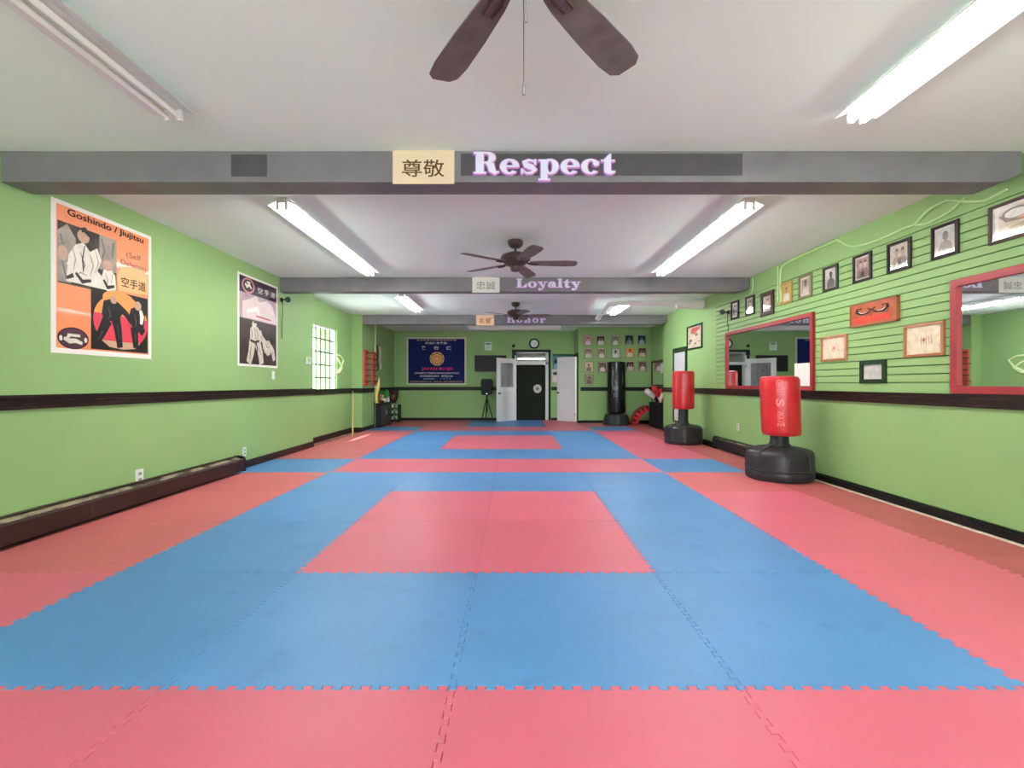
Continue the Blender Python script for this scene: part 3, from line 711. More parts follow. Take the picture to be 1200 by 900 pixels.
row = [
 ((857.4, 866.4, 353.6, 375, 352.4, 373), .03, BFR, portrait((120, 110, 104), (170, 160, 150), (160, 130, 116), (60, 50, 46)), 'dark framed photograph, farthest of the high row on the right wall'),
 ((874.4, 885, 348, 370.4, 346, 368.4), .025, BFR, portrait((128, 120, 104), (214, 208, 196), (190, 160, 140), (70, 60, 50), (190, 180, 166)), 'slim dark framed photograph, second from the far end of the high row'),
 ((892, 907.6, 343.6, 371.4, 340, 368), .06, mat('dark_wide_frame', (66, 46, 40), .4, noise=.15, scale=20), portrait((176, 160, 146), (120, 104, 92), (206, 164, 140), (88, 66, 54), (206, 196, 184), .06), 'wide dark brown framed photograph above the far red mirror'),
 ((915, 929, 332, 357.6, 329, 355), .03, GOLD, portrait((190, 164, 96), (214, 210, 200), (178, 132, 86), (110, 80, 44), (214, 188, 110), .05), 'gold framed photograph with a yellow background'),
 ((936.6, 952.4, 323, 351.4, 320.4, 347.6), .03, OLIVE, portrait((168, 152, 142), (206, 190, 182), (96, 76, 66), (52, 42, 38)), 'olive gold framed photograph next to the yellow one'),
 ((965.4, 983, 314, 342.6, 309, 338), .025, mat('dark_green_frame', (50, 56, 44), .4, noise=.1, scale=20), portrait((196, 188, 186), (96, 84, 80), (84, 72, 68), (50, 44, 42), (190, 180, 178), .05), 'photograph of a dark clothed sitter on a pale background in a dark frame'),
 ((1000.8, 1022.5, 300.6, 332.5, 294.4, 327), .022, BFR, portrait((150, 128, 120), (116, 90, 84), (196, 160, 142), (76, 54, 48), (206, 196, 190), .07, True), 'dark framed photograph of two people above the red wooden sign'),
 ((1041, 1069, 286.7, 321.4, 277.5, 314), .025, BFR, portrait((186, 176, 164), (140, 120, 110), (170, 140, 126), (84, 70, 62), (190, 184, 170), .05, True), 'dark framed hazy photograph between the couple and the lone sitter'),
 ((1093, 1125, 267.8, 306, 256, 296.4), .022, BFR, portrait((190, 188, 184), (150, 134, 120), (112, 104, 100), (100, 92, 90), (216, 212, 206), .06), 'large black framed photograph above the near red mirror'),
]
for i, (q, fw, fm, dr, lb) in enumerate(row):
    P, w, h = planeR(*q); framed('framed_photograph', lb, 'picture', P, w, h, fw, .022, fm, dr, GRP)
def sketch(I, b):
    I.box(b, 0, 1, 0, 1, .001, .003, tone(226, 222, 216)); 
    I.poly(b, [(.1, .12), (.1, .8), (.5, .92), (.9, .9), (.9, .12)], .0034, tone(214, 200, 182))
    I.ring(b, .36, .68, .22, .18, .17, .13, .0038, tone(126, 116, 108)); I.ell(b, .36, .68, .17, .13, .0036, tone(220, 218, 214))
    I.poly(b, [(.3, .45), (.5, .6), (.9, .75), (.9, .5), (.6, .42)], .0039, tone(222, 164, 128))
    I.stroke(b, [(.1, .72), (.22, .5), (.5, .46)], [.02, .05, .03], .0042, tone(128, 110, 98))
    I.stroke(b, [(.62, .9), (.7, .72), (.66, .6)], [.02, .05, .02], .0042, tone(206, 84, 56)); I.stroke(b, [(.6, .75), (.76, .86)], .04, .0042, tone(206, 84, 56)); I.stroke(b, [(.78, .88), (.84, .7)], .04, .0042, tone(206, 84, 56))
    I.ell(b, .55, .28, .3, .08, .0038, tone(168, 150, 116))
P, w, h = planeR(1160.5, 1200, 245, 289.4, 228, 275.6)
P = Plane((XR, P.o.y, P.o.z), (0, -1, 0)); framed('framed_drawing', 'wide framed sketch with orange red brush strokes cut by the right edge', 'picture', P, w * 2.1, h, .02, .022, mat('grey_brown_frame', (80, 66, 62), .4, noise=.1, scale=20), sketch)
P, w, h = planeR(804, 821.6, 383, 410, 379.5, 409)
def samurai(I, b):
    I.box(b, 0, 1, 0, 1, .001, .003, tone(216, 200, 178)); I.poly(b, [(.2, .72), (.3, .95), (.9, .95), (.8, .78), (.5, .62)], .0034, tone(196, 84, 66))
    I.stroke(b, [(.1, .4), (.4, .5), (.8, .78)], [.1, .16, .08], .0038, tone(226, 214, 196))
    for (u, v, r) in ((.62, .6, .1), (.2, .36, .12), (.12, .24, .08), (.55, .2, .07), (.82, .26, .05)): I.ell(b, u, v, r, r * .7, .004, tone(116, 96, 82))
P = Plane((XR, P.o.y - .08, P.o.z), (0, -1, 0))
framed('framed_print', 'framed cream print with a red shape on the wall behind the far red bag', 'picture', P, w, h, .03, .025, GFR, samurai)
def certificate(col, lines=True):
    def f(I, b):
        I.box(b, 0, 1, 0, 1, .001, .003, tone(*col))
        ink = tone(176, 140, 110)
        for k in range(5):
            u = .42 + .07 * k
            I.stroke(b, [(u, .66 - .03 * (k % 2)), (u + .01, .34)], [.012, .016], .0034, ink)
        I.ell(b, .5, .5, .045, .07, .0036, tone(196, 120, 96))
    return f
P, w, h = planeR(963, 993.6, 395, 423.6, 391.4, 422); framed('framed_certificate', 'smaller tan framed cream certificate left of the red wooden sign', 'certificate', P, w, h, .022, .022, TANF, certificate((234, 218, 192)), 'tan framed certificates')
P, w, h = planeR(1060.5, 1108, 382, 419, 375.4, 416.4); framed('framed_certificate', 'larger tan framed cream certificate beside the near red mirror', 'certificate', P, w, h, .022, .022, TANF, certificate((234, 220, 192)), 'tan framed certificates')
def blankcert(I, b):
    I.box(b, 0, 1, 0, 1, .001, .003, tone(206, 208, 204)); I.stroke(b, [(.38, .86), (.44, .9), (.5, .84), (.56, .88)], .012, .0034, tone(140, 136, 128))
    for k in range(4): I.stroke(b, [(.2, .7 - .12 * k), (.8, .7 - .12 * k)], .006, .0034, tone(176, 176, 172))
P, w, h = planeR(1009, 1039.7, 423.6, 449.7, 420.5, 449); framed('framed_document', 'white document in a thick dark green frame just above the rail', 'certificate', P, w, h, .042, .022, GFR, blankcert)
# carved red sign
P, w, h = planeR(999.4, 1055, 358, 384.4, 347, 375.6)
t = thing('wooden_sign', 'red brown wooden sign with black curls and red brush lettering', 'sign', P.p(w / 2, 0, 0))
b = MB(); P.box(b, .002, w - .002, .002, h - .002, .001, .028, mat('sign_red_brown', (166, 80, 40), .4, noise=.25, scale=10)); P.box(b, 0, w, 0, .012, .001, .034, mat('sign_edge', (150, 88, 54), .5)); P.box(b, 0, w, h - .012, h, .001, .034, MATS['sign_edge']); P.box(b, 0, .012, 0, h, .001, .034, MATS['sign_edge']); P.box(b, w - .012, w, 0, h, .001, .034, MATS['sign_edge']); b.build('board', t)
I = NP(P.o, (0, -1, 0), w, h); b = MB()
for s in (-1, 1):
    q = [(.5 + s * .02, .6), (.5 + s * .1, .52), (.5 + s * .22, .5), (.5 + s * .33, .62), (.5 + s * .32, .76), (.5 + s * .22, .78), (.5 + s * .24, .7)]
    I.stroke(b, q, [.03, .05, .07, .07, .05, .04, .02], .0335, INK)
    I.stroke(b, [(.5, .62), (.5 + s * .09, .74)], [.05, .02], .0335, INK)
    I.stroke(b, [(.5 + s * .12, .56), (.5 + s * .22, .55), (.5 + s * .29, .63)], [.015, .03, .015], .0341, PHW)
b.build('curled_emblem', t)
b = MB(); RB = mat('bright_red_letter', (236, 60, 40), .4)
for k in range(7):
    u = .13 + k * .108; z_ = (.0, .03, -.02)[k % 3]
    I.stroke(b, [(u - .01, .38 + z_), (u + .03, .3), (u + .02, .13)], [.03, .055, .03], .0335, RB); I.stroke(b, [(u + .075, .40), (u + .06, .28), (u + .08, .14 - z_)], [.025, .05, .03], .0337, RB)
    I.stroke(b, [(u - .02, .25), (u + .09, .29 + z_)], [.04, .03], .034, RB)
b.build('brush_lettering', t)
# plain paper taped inside the mirror corner, mirrors
def mirror(name, label, P, w, h, fw, fm, grp=None, dep=.035):
    t = thing(name, label, 'mirror', P.p(w / 2, 0, 0), grp)
    b = MB()
    for (u0, u1, v0, v1) in ((0, w, 0, fw), (0, w, h - fw, h), (0, fw, fw, h - fw), (w - fw, w, fw, h - fw)): P.box(b, u0, u1, v0, v1, .001, dep, fm)
    b.build('frame', t, bevel=.004)
    b = MB(); P.box(b, fw - .005, w - fw + .005, fw - .005, h - fw + .005, .002, .012, MIRROR); b.build('mirror_glass', t)
    return t
P, w, h = planeR(852, 955.4, 389.4, 455, 367, 458); P = Plane((XR, P.o.y, RZ + .014), (0, -1, 0)); M1 = mirror('wall_mirror', 'red framed wall mirror behind the near red bag', P, w, .925, .05, REDWOOD, 'red framed mirrors')
b = MB(); P.rect(b, w - .05 - .34, w - .055, .052, .33, .0128, PAPER); P.rect(b, w - .05 - .34, w - .055, .052, .33, .0135, PAPER)
tag(b.build('paper_sheet', origin=P.p(w - .2, .05, .0128)), 'white sheet of paper tucked into the lower corner of the far red mirror', 'paper')
P2 = Plane((XR, 3.79, RZ + .014), (0, -1, 0)); mirror('wall_mirror', 'red framed wall mirror cut off by the right edge of the view', P2, 2.3, .905, .058, REDWOOD, 'red framed mirrors')
b = MB(); FO = mat('foam_residue', (226, 224, 206), .8, noise=.2, scale=40)
random.seed(3)

# tall board behind the far red bag
P, w, h = planeR(789.8, 805.6, 409, 493.5, 408, 497); P = Plane((XR, P.o.y, .27), (0, -1, 0))
t = thing('tall_board', 'tall narrow pale board in a dark green frame behind the far red bag', 'board', P.p(w / 2, 0, 0))
b = MB(); P.box(b, 0, .045, 0, 1.6, .001, .03, GFR); P.box(b, w - .07, w, 0, 1.6, .001, .03, GFR); P.box(b, .045, w - .07, 1.5, 1.6, .001, .03, GFR); P.box(b, .045, w - .07, 0, .03, .001, .03, GFR); b.build('frame', t, bevel=.003)
b = MB(); P.box(b, .045, w - .07, .03, 1.5, .001, .012, mat('pale_panel', (206, 206, 210), .4)); b.build('panel', t)
# mirror in the recess, with a paper
P = Plane((3.85, 13.2, RZ + .03), (0, -1, 0))
mirror('recess_mirror', 'dark framed mirror in the far right recess above the gloves', P, 1.1, .69, .045, mat('dark_brown_frame', (70, 44, 36), .4), None, .03)
b = MB(); P.box(b, .78, 1.03, .34, .6, .0125, .014, PAPER); P.box(b, .9, .94, .58, .62, .014, .016, tone(150, 150, 140))
tag(b.build('paper_notice', origin=P.p(.9, .34, .0125)), 'small white paper on the mirror in the far right recess', 'paper')

# ------------------------------------------------------------------ photos on the back block
cols = [671 + 11.2, 704, 722, 738, 752.6]; 
rowsY = [399, 414, 430, 445.3]
pal = [[((190, 130, 140), (226, 200, 220), (206, 160, 140)), ((60, 52, 48), (214, 222, 206), (170, 130, 110)), ((120, 130, 120), (214, 224, 206), (180, 150, 130)), ((24, 52, 40), (120, 140, 140), (90, 100, 110)), ((16, 46, 60), (140, 180, 190), (70, 110, 130))],
       [((140, 110, 90), (206, 214, 190), (180, 130, 120)), ((130, 120, 90), (224, 220, 196), (176, 140, 120)), ((190, 206, 190), (226, 230, 214), (70, 84, 70)), ((226, 150, 60), (226, 206, 180), (196, 84, 40)), ((84, 60, 40), (206, 196, 170), (150, 110, 90))],
       [((206, 190, 140), (130, 120, 96), (160, 140, 110)), ((110, 84, 74), (224, 216, 204), (130, 90, 80)), ((200, 200, 180), (120, 120, 100), (150, 130, 110)), ((60, 60, 50), (200, 190, 176), (176, 120, 100)), ((110, 74, 64), (206, 190, 170), (160, 120, 100))],
       [((150, 130, 100), (110, 100, 80), (130, 110, 90))]]
colx = [[689, 704, 721.3, 737.5, 752], [689.5, 705.2, 721.5, 738, 752.6], [690, 706, 722, 738.3, 753], [690.5]]
rn = ['top row', 'second row', 'third row', 'lone one at the bottom']; cn = ['first', 'second', 'middle', 'fourth', 'last']
for r in range(4):
    for c in range(len(pal[r])):
        bgc, shc, skc = pal[r][c]
        px = colx[r][c]; py = rowsY[r] - (1 if c > 2 else 0)
        a = at(px - 5.2, py + 6, 13.3); e = at(px + 5.2, py - 6, 13.3)
        P = Plane((a.x, 13.3, a.z), (1, 0, 0))
        lb = 'small framed photo on the far wall, %s, %s from the left' % (rn[r], cn[c]) if r < 3 else 'small framed photo on the far wall, the lone one in the bottom row'
        framed('small_photograph', lb, 'picture', P, e.x - a.x, e.z - a.z, .012, .014, tone(110, 92, 60) if (r + c) % 3 else tone(70, 60, 48), portrait(bgc, shc, skc, (70, 54, 46), (214, 206, 180), .05, (r * 5 + c) % 4 == 1), 'small framed photographs on the far wall', False)

# ------------------------------------------------------------------ back wall: banner, screen, clock, doors
t = thing('banner', 'navy cloth banner with gold crest and pink lettering on the back wall', 'banner', (-2.37, YB, 1.07))
a = at(476.8, 451, YB); c = at(546.3, 395.5, YB); w = c.x - a.x; h = c.z - a.z
P = Plane((a.x, YB, a.z), (1, 0, 0))
NAVY = mat('navy_cloth', (24, 34, 92), .75, noise=.25, scale=3, stretch=(1, 1, .2)); BORD = mat('pale_border', (206, 208, 190), .7, noise=.05)
b = MB()
for (u0, u1, v0, v1) in ((0, w, 0, .05), (0, w, h - .04, h), (0, .045, .05, h - .04), (w - .045, w, .05, h - .04)): P.box(b, u0, u1, v0, v1, .004, .022, BORD)
b.build('border', t)
b = MB(); nx = 48
wv = lambda u, v: .010 + .004 * sin(u * 17) + .003 * sin(u * 31 + v * 3)
g = [[P.p(.03 + (w - .06) * i / nx, .03 + (h - .06) * j / 6, wv(.03 + (w - .06) * i / nx, j)) for i in range(nx + 1)] for j in range(7)]
for j in range(6):
    for i in range(nx): b.face([g[j][i], g[j][i + 1], g[j + 1][i + 1], g[j + 1][i]], NAVY)
b.build('cloth', t, smooth=True)
b = MB(); D = .021; LW = mat('banner_white', (206, 204, 206), .7); LP = mat('banner_pink', (236, 46, 110), .7); LG = mat('banner_gold', (220, 186, 120), .6, noise=.15, scale=30); LT = mat('banner_tan', (178, 160, 130), .7)
N = NP((a.x, YB, a.z), (1, 0, 0), w, h)
N.text(b, '全日本柔術師範會國際本部', .16, .84, .925, .965, D, LT, .01); N.text(b, '武道護身柔術', .31, .68, .855, .905, D, LW, .02)
for k, ch in enumerate('柔術道'): N.text(b, ch, .245 + .21 * k, .33 + .21 * k, .74, .815, D, LW, .03)
N.text(b, 'JAPAN BU-JO', .25, .78, .295, .37, D, LP, .03)
N.text(b, 'JITSUMIRYU TEMPLE SHIHAN KARATE-DO', .13, .88, .22, .265, D, LW, .02); N.text(b, 'GOSHINDO-RYU   MITSU-HA', .22, .78, .165, .205, D, LW, .02); N.text(b, 'JAPAN     1 9 7 9', .28, .74, .105, .145, D, mat('banner_teal', (130, 190, 190), .7), .01)
N.rect(b, .04, .96, .05, .085, D - .001, PBK); N.text(b, 'INTERNATIONAL KAI   MARTIAL ARTS FEDERATION', .06, .94, .05, .085, D, LT)
b.build('lettering', t)
b = MB(); N.ell(b, .51, .55, .122, .145, D, LG); N.ring(b, .51, .55, .1, .118, .085, .1, D + .001, mat('crest_brown', (150, 100, 70), .6)); N.ell(b, .51, .55, .07, .083, D + .001, mat('crest_orange', (222, 140, 90), .6)); N.ell(b, .51, .55, .03, .035, D + .002, LG)
for k in range(8):
    q = k * pi / 4; N.ell(b, .51 + .108 * cos(q), .55 + .128 * sin(q), .012, .015, D + .002, MATS['crest_brown'])
b.build('crest', t)
# television
a = at(556.5, 435.5, YB); c = at(593.5, 416.5, YB)
t = thing('television', 'black flat screen television on the back wall behind the open door', 'television', ((a.x + c.x) / 2, YB, a.z))
b = MB(); b.box(a.x, c.x, YB - .09, YB - .05, a.z, c.z, mat('tv_black', (14, 13, 15), .4, spec=.25)); tv = b.build('casing', t, bevel=.006)
b = MB(); b.box(a.x + .018, c.x - .018, YB - .092, YB - .0895, a.z + .025, c.z - .018, mat('tv_screen', (8, 8, 9), .4, spec=.2)); b.build('screen', t)
b = MB(); b.box((a.x + c.x) / 2 - .12, (a.x + c.x) / 2 + .12, YB - .05, YB - .002, a.z + .14, a.z + .34, BLACK); b.build('wall_mount', t)
# small white framed picture
a = at(568, 410.5, YB); c = at(576.3, 401, YB)
def house(I, b):
    I.box(b, 0, 1, 0, 1, .001, .003, tone(226, 232, 226)); I.rect(b, .08, .92, .72, .95, .0034, tone(110, 140, 110)); I.poly(b, [(.15, .2), (.2, .6), (.5, .7), (.85, .4), (.8, .15)], .0036, tone(196, 216, 196))
framed('small_picture', 'small pale picture above the television', 'picture', Plane((a.x, YB, a.z), (1, 0, 0)), c.x - a.x, c.z - a.z, .012, .015, WHITE2, house)
# clock
ck = at(626, 402.7, YB)
t = thing('wall_clock', 'round wall clock with black rim above the doorway', 'clock', (ck.x, YB, ck.z - .155))
ax = lambda p: Vector((p.x, YB - (p.z - 0), p.y))
def disc(mb, prof, m, seg=36): mb.lathe(prof, (ck.x, ck.z, 0), m, seg, None, ax)
b = MB(); disc(b, [(.115, .02), (.122, .045), (.145, .05), (.157, .03), (.157, .002)], INK); b.build('rim', t, smooth=True)
b = MB(); disc(b, [(.122, .006), (.122, .022)], mat('clock_white', (232, 240, 244), .4)); b.build('face', t)
Pc = Plane((ck.x, YB, ck.z), (1, 0, 0))
b = MB()
for k in range(12):
    q = k * pi / 6; Pc.stroke(b, [(.09 * sin(q), .09 * cos(q)), (.108 * sin(q), .108 * cos(q))], .008, .0228, INK)
b.build('hour_marks', t)
for nm, L, ang, ww in (('hour_hand', .055, 65, .010), ('minute_hand', .085, 190, .007)):
    b = MB(); q = radians(ang); Pc.stroke(b, [(-.01 * sin(q), -.01 * cos(q)), (L * sin(q), L * cos(q))], ww, .0235 if L < .06 else .0242, INK); b.build(nm, t)
# doorway
d1 = bpy.data.objects.new('door_1', None); C.objects.link(d1); d1.location = (DX0, YB, 0); WO[d1.as_pointer()] = Vector(d1.location); struct(d1)
b = MB(); CAS = mat('casing_dark', (26, 36, 26), .5)
b.box(DX0 - .075, DX0 + .005, YB - .025, YB + .01, -.02, DZ + .075, CAS); b.box(DX1 - .005, DX1 + .065, YB - .025, YB + .01, -.02, DZ + .075, CAS); b.box(DX0 - .075, DX1 + .065, YB - .025, YB + .01, DZ - .005, DZ + .075, CAS)
b.build('casing', d1)
b = MB(); b.box(DX0, DX0 + .05, YB - .01, YB + .28, -.02, DZ, WHITE2); b.box(DX1 - .09, DX1, YB - .01, YB + .28, -.02, DZ, WHITE2); b.box(DX0, DX1, YB - .01, YB + .28, 1.68, 1.765, WHITE2); b.box(DX0, DX1, YB - .01, YB + .28, DZ - .03, DZ, WHITE2)
b.build('jamb', d1, bevel=.004)
b = MB(); b.box(DX0 + .05, DX1 - .09, YB + .1, YB + .106, 1.765, DZ - .03, GLASS); b.build('transom_pane', d1)
b = MB(); b.box(DX0 + .05, DX1 - .09, YB + .2, YB + .245, -.02, 1.68, mat('deep_green_door', (14, 26, 5), .6, noise=.1, scale=3)); b.box(DX0 + .05, DX1 - .09, YB + .195, YB + .2, -.02, .1, INK); b.build('inner_door_panel', d1)
b = MB(); sg = at(629.8, 455.5, YB + .19); Ps = Plane((sg.x, YB + .198, sg.z), (1, 0, 0)); Ps.rect(b, -.15, .15, -.16, .16, .003, INK); Ps.ell(b, 0, 0, .125, .13, .005, PHW); Ps.ring(b, 0, 0, .1, .105, .09, .095, .006, INK); Ps.ell(b, 0, 0, .06, .065, .006, PHG); Ps.stroke(b, [(-.03, -.02), (0, .03), (.03, -.02)], .02, .007, INK)
tag(b.build('round_emblem_sign', origin=(sg.x, YB + .198, sg.z)), 'round white emblem on the dark green door inside the doorway', 'sign')

def door_leaf(name, p0, p1, h, glass, knob_at, label_parts):
    """p0 -> p1 as seen from the camera, left to right"""
    d = bpy.data.objects.new(name, None); C.objects.link(d); d.location = (p0[0], p0[1], 0); WO[d.as_pointer()] = Vector(d.location); struct(d)
    P = Plane((p0[0], p0[1], .006), (p1[0] - p0[0], p1[1] - p0[1], 0)); w = (Vector(p1) - Vector(p0)).length
    DW = mat('door_white', (226, 224, 226), .4, noise=.02, scale=5)
    b = MB()
    if glass:
        g0, g1, gz0, gz1 = .16 * w, .84 * w, h * .54, h * .925
        P.box(b, 0, w, 0, gz0, -.04, 0, DW); P.box(b, 0, w, gz1, h, -.04, 0, DW); P.box(b, 0, g0, gz0, gz1, -.04, 0, DW); P.box(b, g1, w, gz0, gz1, -.04, 0, DW)
        b.build('leaf', d)
        b = MB(); P.box(b, g0, g1, gz0, gz1, -.024, -.018, GLASS); b.build('door_pane', d)
        b = MB()
        n = 16
        cl = mat('lace_curtain', (150, 150, 150), .8, noise=.35, scale=14, stretch=(3, 3, .7))
        for i in range(n):
            u0 = g0 + (g1 - g0) * i / n; u1 = g0 + (g1 - g0) * (i + 1) / n
            b.face([P.p(u0, gz0, -.034 - .004 * (i % 2)), P.p(u1, gz0, -.034 - .004 * ((i + 1) % 2)), P.p(u1, gz1, -.034 - .004 * ((i + 1) % 2)), P.p(u0, gz1, -.034 - .004 * (i % 2))], cl)
        b.build('curtain', d)
        b = MB()
        for i in range(4):
            u = g0 + (g1 - g0) * (i + .5) / 4; P.box(b, u - .07, u + .07, .16, gz0 - .12, 0, .006, DW)
        b.build('lower_panels', d, bevel=.004)
        b = MB()
        for (u0, u1, v0, v1) in ((g0 - .02, g1 + .02, gz0 - .02, gz0), (g0 - .02, g1 + .02, gz1, gz1 + .02), (g0 - .02, g0, gz0, gz1), (g1, g1 + .02, gz0, gz1)): P.box(b, u0, u1, v0, v1, 0, .01, DW)
        b.build('glazing_bead', d)
    else:
        P.box(b, 0, w, 0, h, -.036, 0, DW); b.build('leaf', d, bevel=.003)
    kz = .82 if glass else .83
    b = MB(); q = P.p(knob_at, kz, 0)
    ax2 = lambda p: q + P.u * p.x + P.v * p.y + P.n * p.z
    b.lathe([(.026, 0), (.026, .006), (.01, .012), (.01, .035), (.026, .045), (.029, .058), (.02, .07), (.006, .073)], (0, 0, 0), mat('old_brass', (96, 84, 66), .35, metal=.8), 18, None, ax2)
    b.build('door_knob', d, smooth=True)
    b = MB()
    hu = w - .012 if knob_at < w / 2 else .012
    for z in (.2, .9, h - .2): P.box(b, hu - .008, hu + .012, z - .045, z + .045, -.002, .004, CHROME)
    b.build('hinges', d)
door_leaf('door_2', (-.495, 13.6), (.055, 14.24), 1.845, True, .06, None)
door_leaf('door_3', (1.262, 14.0), (1.755, 13.66), 1.88, False, .05, None)
d4 = bpy.data.objects.new('trim_9', None); C.objects.link(d4); d4.location = (1.8, 13.45, 0); WO[d4.as_pointer()] = Vector(d4.location); struct(d4)
b = MB(); b.box(1.765, 1.80, 13.31, 13.40, -.02, 1.97, CAS); b.box(1.765, 1.80, 14.22, 14.28, -.02, 1.97, CAS); b.box(1.765, 1.80, 13.31, 14.28, 1.90, 1.97, CAS); b.build('closet_casing', d4)
b = MB(); b.box(1.78, 1.90, 13.40, 13.45, -.02, 1.9, WHITE2); b.box(1.8, 1.9, 14.17, 14.22, -.02, 1.9, WHITE2); b.build('closet_jamb', d4)
# posters between the doors
TEAL = mat('teal_print', (40, 108, 116), .5, noise=.2, scale=7)
a = at(647.5, 432.5, YB); c = at(672, 415, YB); N = NP((a.x, YB, a.z), (1, 0, 0), c.x - a.x, c.z - a.z)
b = MB(); N.box(b, 0, 1, 0, 1, .001, .004, TEAL); N.rect(b, 0, 1, .9, 1, .0045, CAS); N.ell(b, .16, .5, .08, .16, .0048, INK); N.poly(b, [(.04, 0), (.1, .36), (.22, .36), (.28, 0)], .0048, tone(120, 160, 190)); N.ring(b, .5, .62, .12, .16, .08, .11, .0048, PHG); N.stroke(b, [(.3, .8), (.42, .76), (.6, .8)], .04, .0048, PHG)
tag(b.build('teal_poster', origin=(a.x, YB, a.z)), 'teal poster on the back wall half hidden by the open white closet door', 'poster')
a = at(646.5, 448, YB); c = at(655.5, 433.3, YB); N = NP((a.x, YB, a.z), (1, 0, 0), c.x - a.x, c.z - a.z)
b = MB(); N.box(b, 0, 1, 0, 1, .001, .003, tone(206, 196, 196)); N.ell(b, .45, .7, .3, .13, .0034, tone(70, 60, 60)); N.poly(b, [(.2, .1), (.3, .5), (.7, .5), (.8, .1)], .0034, tone(226, 206, 206))
tag(b.build('small_flyer', origin=(a.x, YB, a.z)), 'small pink and white flyer on the wall under the teal poster', 'flyer')
# small dark speaker / detector above doorway
b = MB(); q = at(601.7, 405.4, YB); b.lathe([(.05, 0), (.05, .03), (.035, .05), (.01, .055)], (q.x, q.z, 0), GFR, 16, None, ax)
tag(b.build('wall_sensor', origin=(q.x, YB, q.z), smooth=True), 'small round dark sensor on the wall left of the clock', 'sensor')
b = MB(); q = at(602.5, 414.5, YB); b.box(q.x - .05, q.x + .06, YB - .09, YB - .026, q.z - .05, q.z + .07, BLACK); b.lathe([(.02, 0), (.02, .012)], (q.x, q.z + .01, .09), mat('lens_grey', (80, 80, 84), .2), 14, None, ax)
tag(b.build('alarm_box', origin=(q.x, YB, q.z), bevel=.004), 'small black box at the upper left corner of the doorway', 'alarm')
# loudspeaker on stand
sx = at(570.5, 450, 14.0).x; sy = 14.0
t = thing('speaker_stand', 'black tripod speaker stand left of the open door', 'stand', (sx, sy, 0))
b = MB(); b.tube([(sx, sy, .25), (sx, sy, .77)], .02, BLACK, 10); b.build('pole', t, smooth=True)
for k in range(3):
    q = radians(90 + 120 * k + 12); b = MB(); d = Vector((cos(q), sin(q), 0)); bb = Vector((sx, sy, 0))
    b.tube([bb + Vector((0, 0, .60)) + d * .03, bb + d * .2 + Vector((0, 0, .016))], .014, BLACK, 8); b.build('leg', t, smooth=True)
b = MB(); b.lathe([(.032, .56), (.036, .58), (.036, .63), (.03, .65)], (sx, sy, 0), BLACK, 16); b.build('collar', t, smooth=True)
t = thing('loudspeaker', 'black loudspeaker standing on the tripod beside the television', 'loudspeaker', (sx, sy, .78))
b = MB(); pf = [(-.15, -.14), (.15, -.14), (.165, -.1), (.12, .14), (-.12, .14), (-.165, -.1)]
b.loft([[(sx + x * .82, sy + y, .775) for x, y in pf], [(sx + x, sy + y, .83) for x, y in pf], [(sx + x, sy + y, 1.19) for x, y in pf], [(sx + x * .85, sy + y * .95, 1.245) for x, y in pf]], mat('speaker_black', (26, 32, 38), .5, bump=.1, bscale=200)); b.build('cabinet', t, bevel=.008)
b = MB(); b.box(sx - .125, sx + .125, sy - .147, sy - .14, .83, 1.19, mat('speaker_grille', (38, 44, 48), .6, bump=.3, bscale=400)); b.build('grille', t, bevel=.003)
b = MB(); b.box(sx - .018, sx + .018, sy - .15, sy - .147, .80, .818, CHROME); b.build('badge', t)

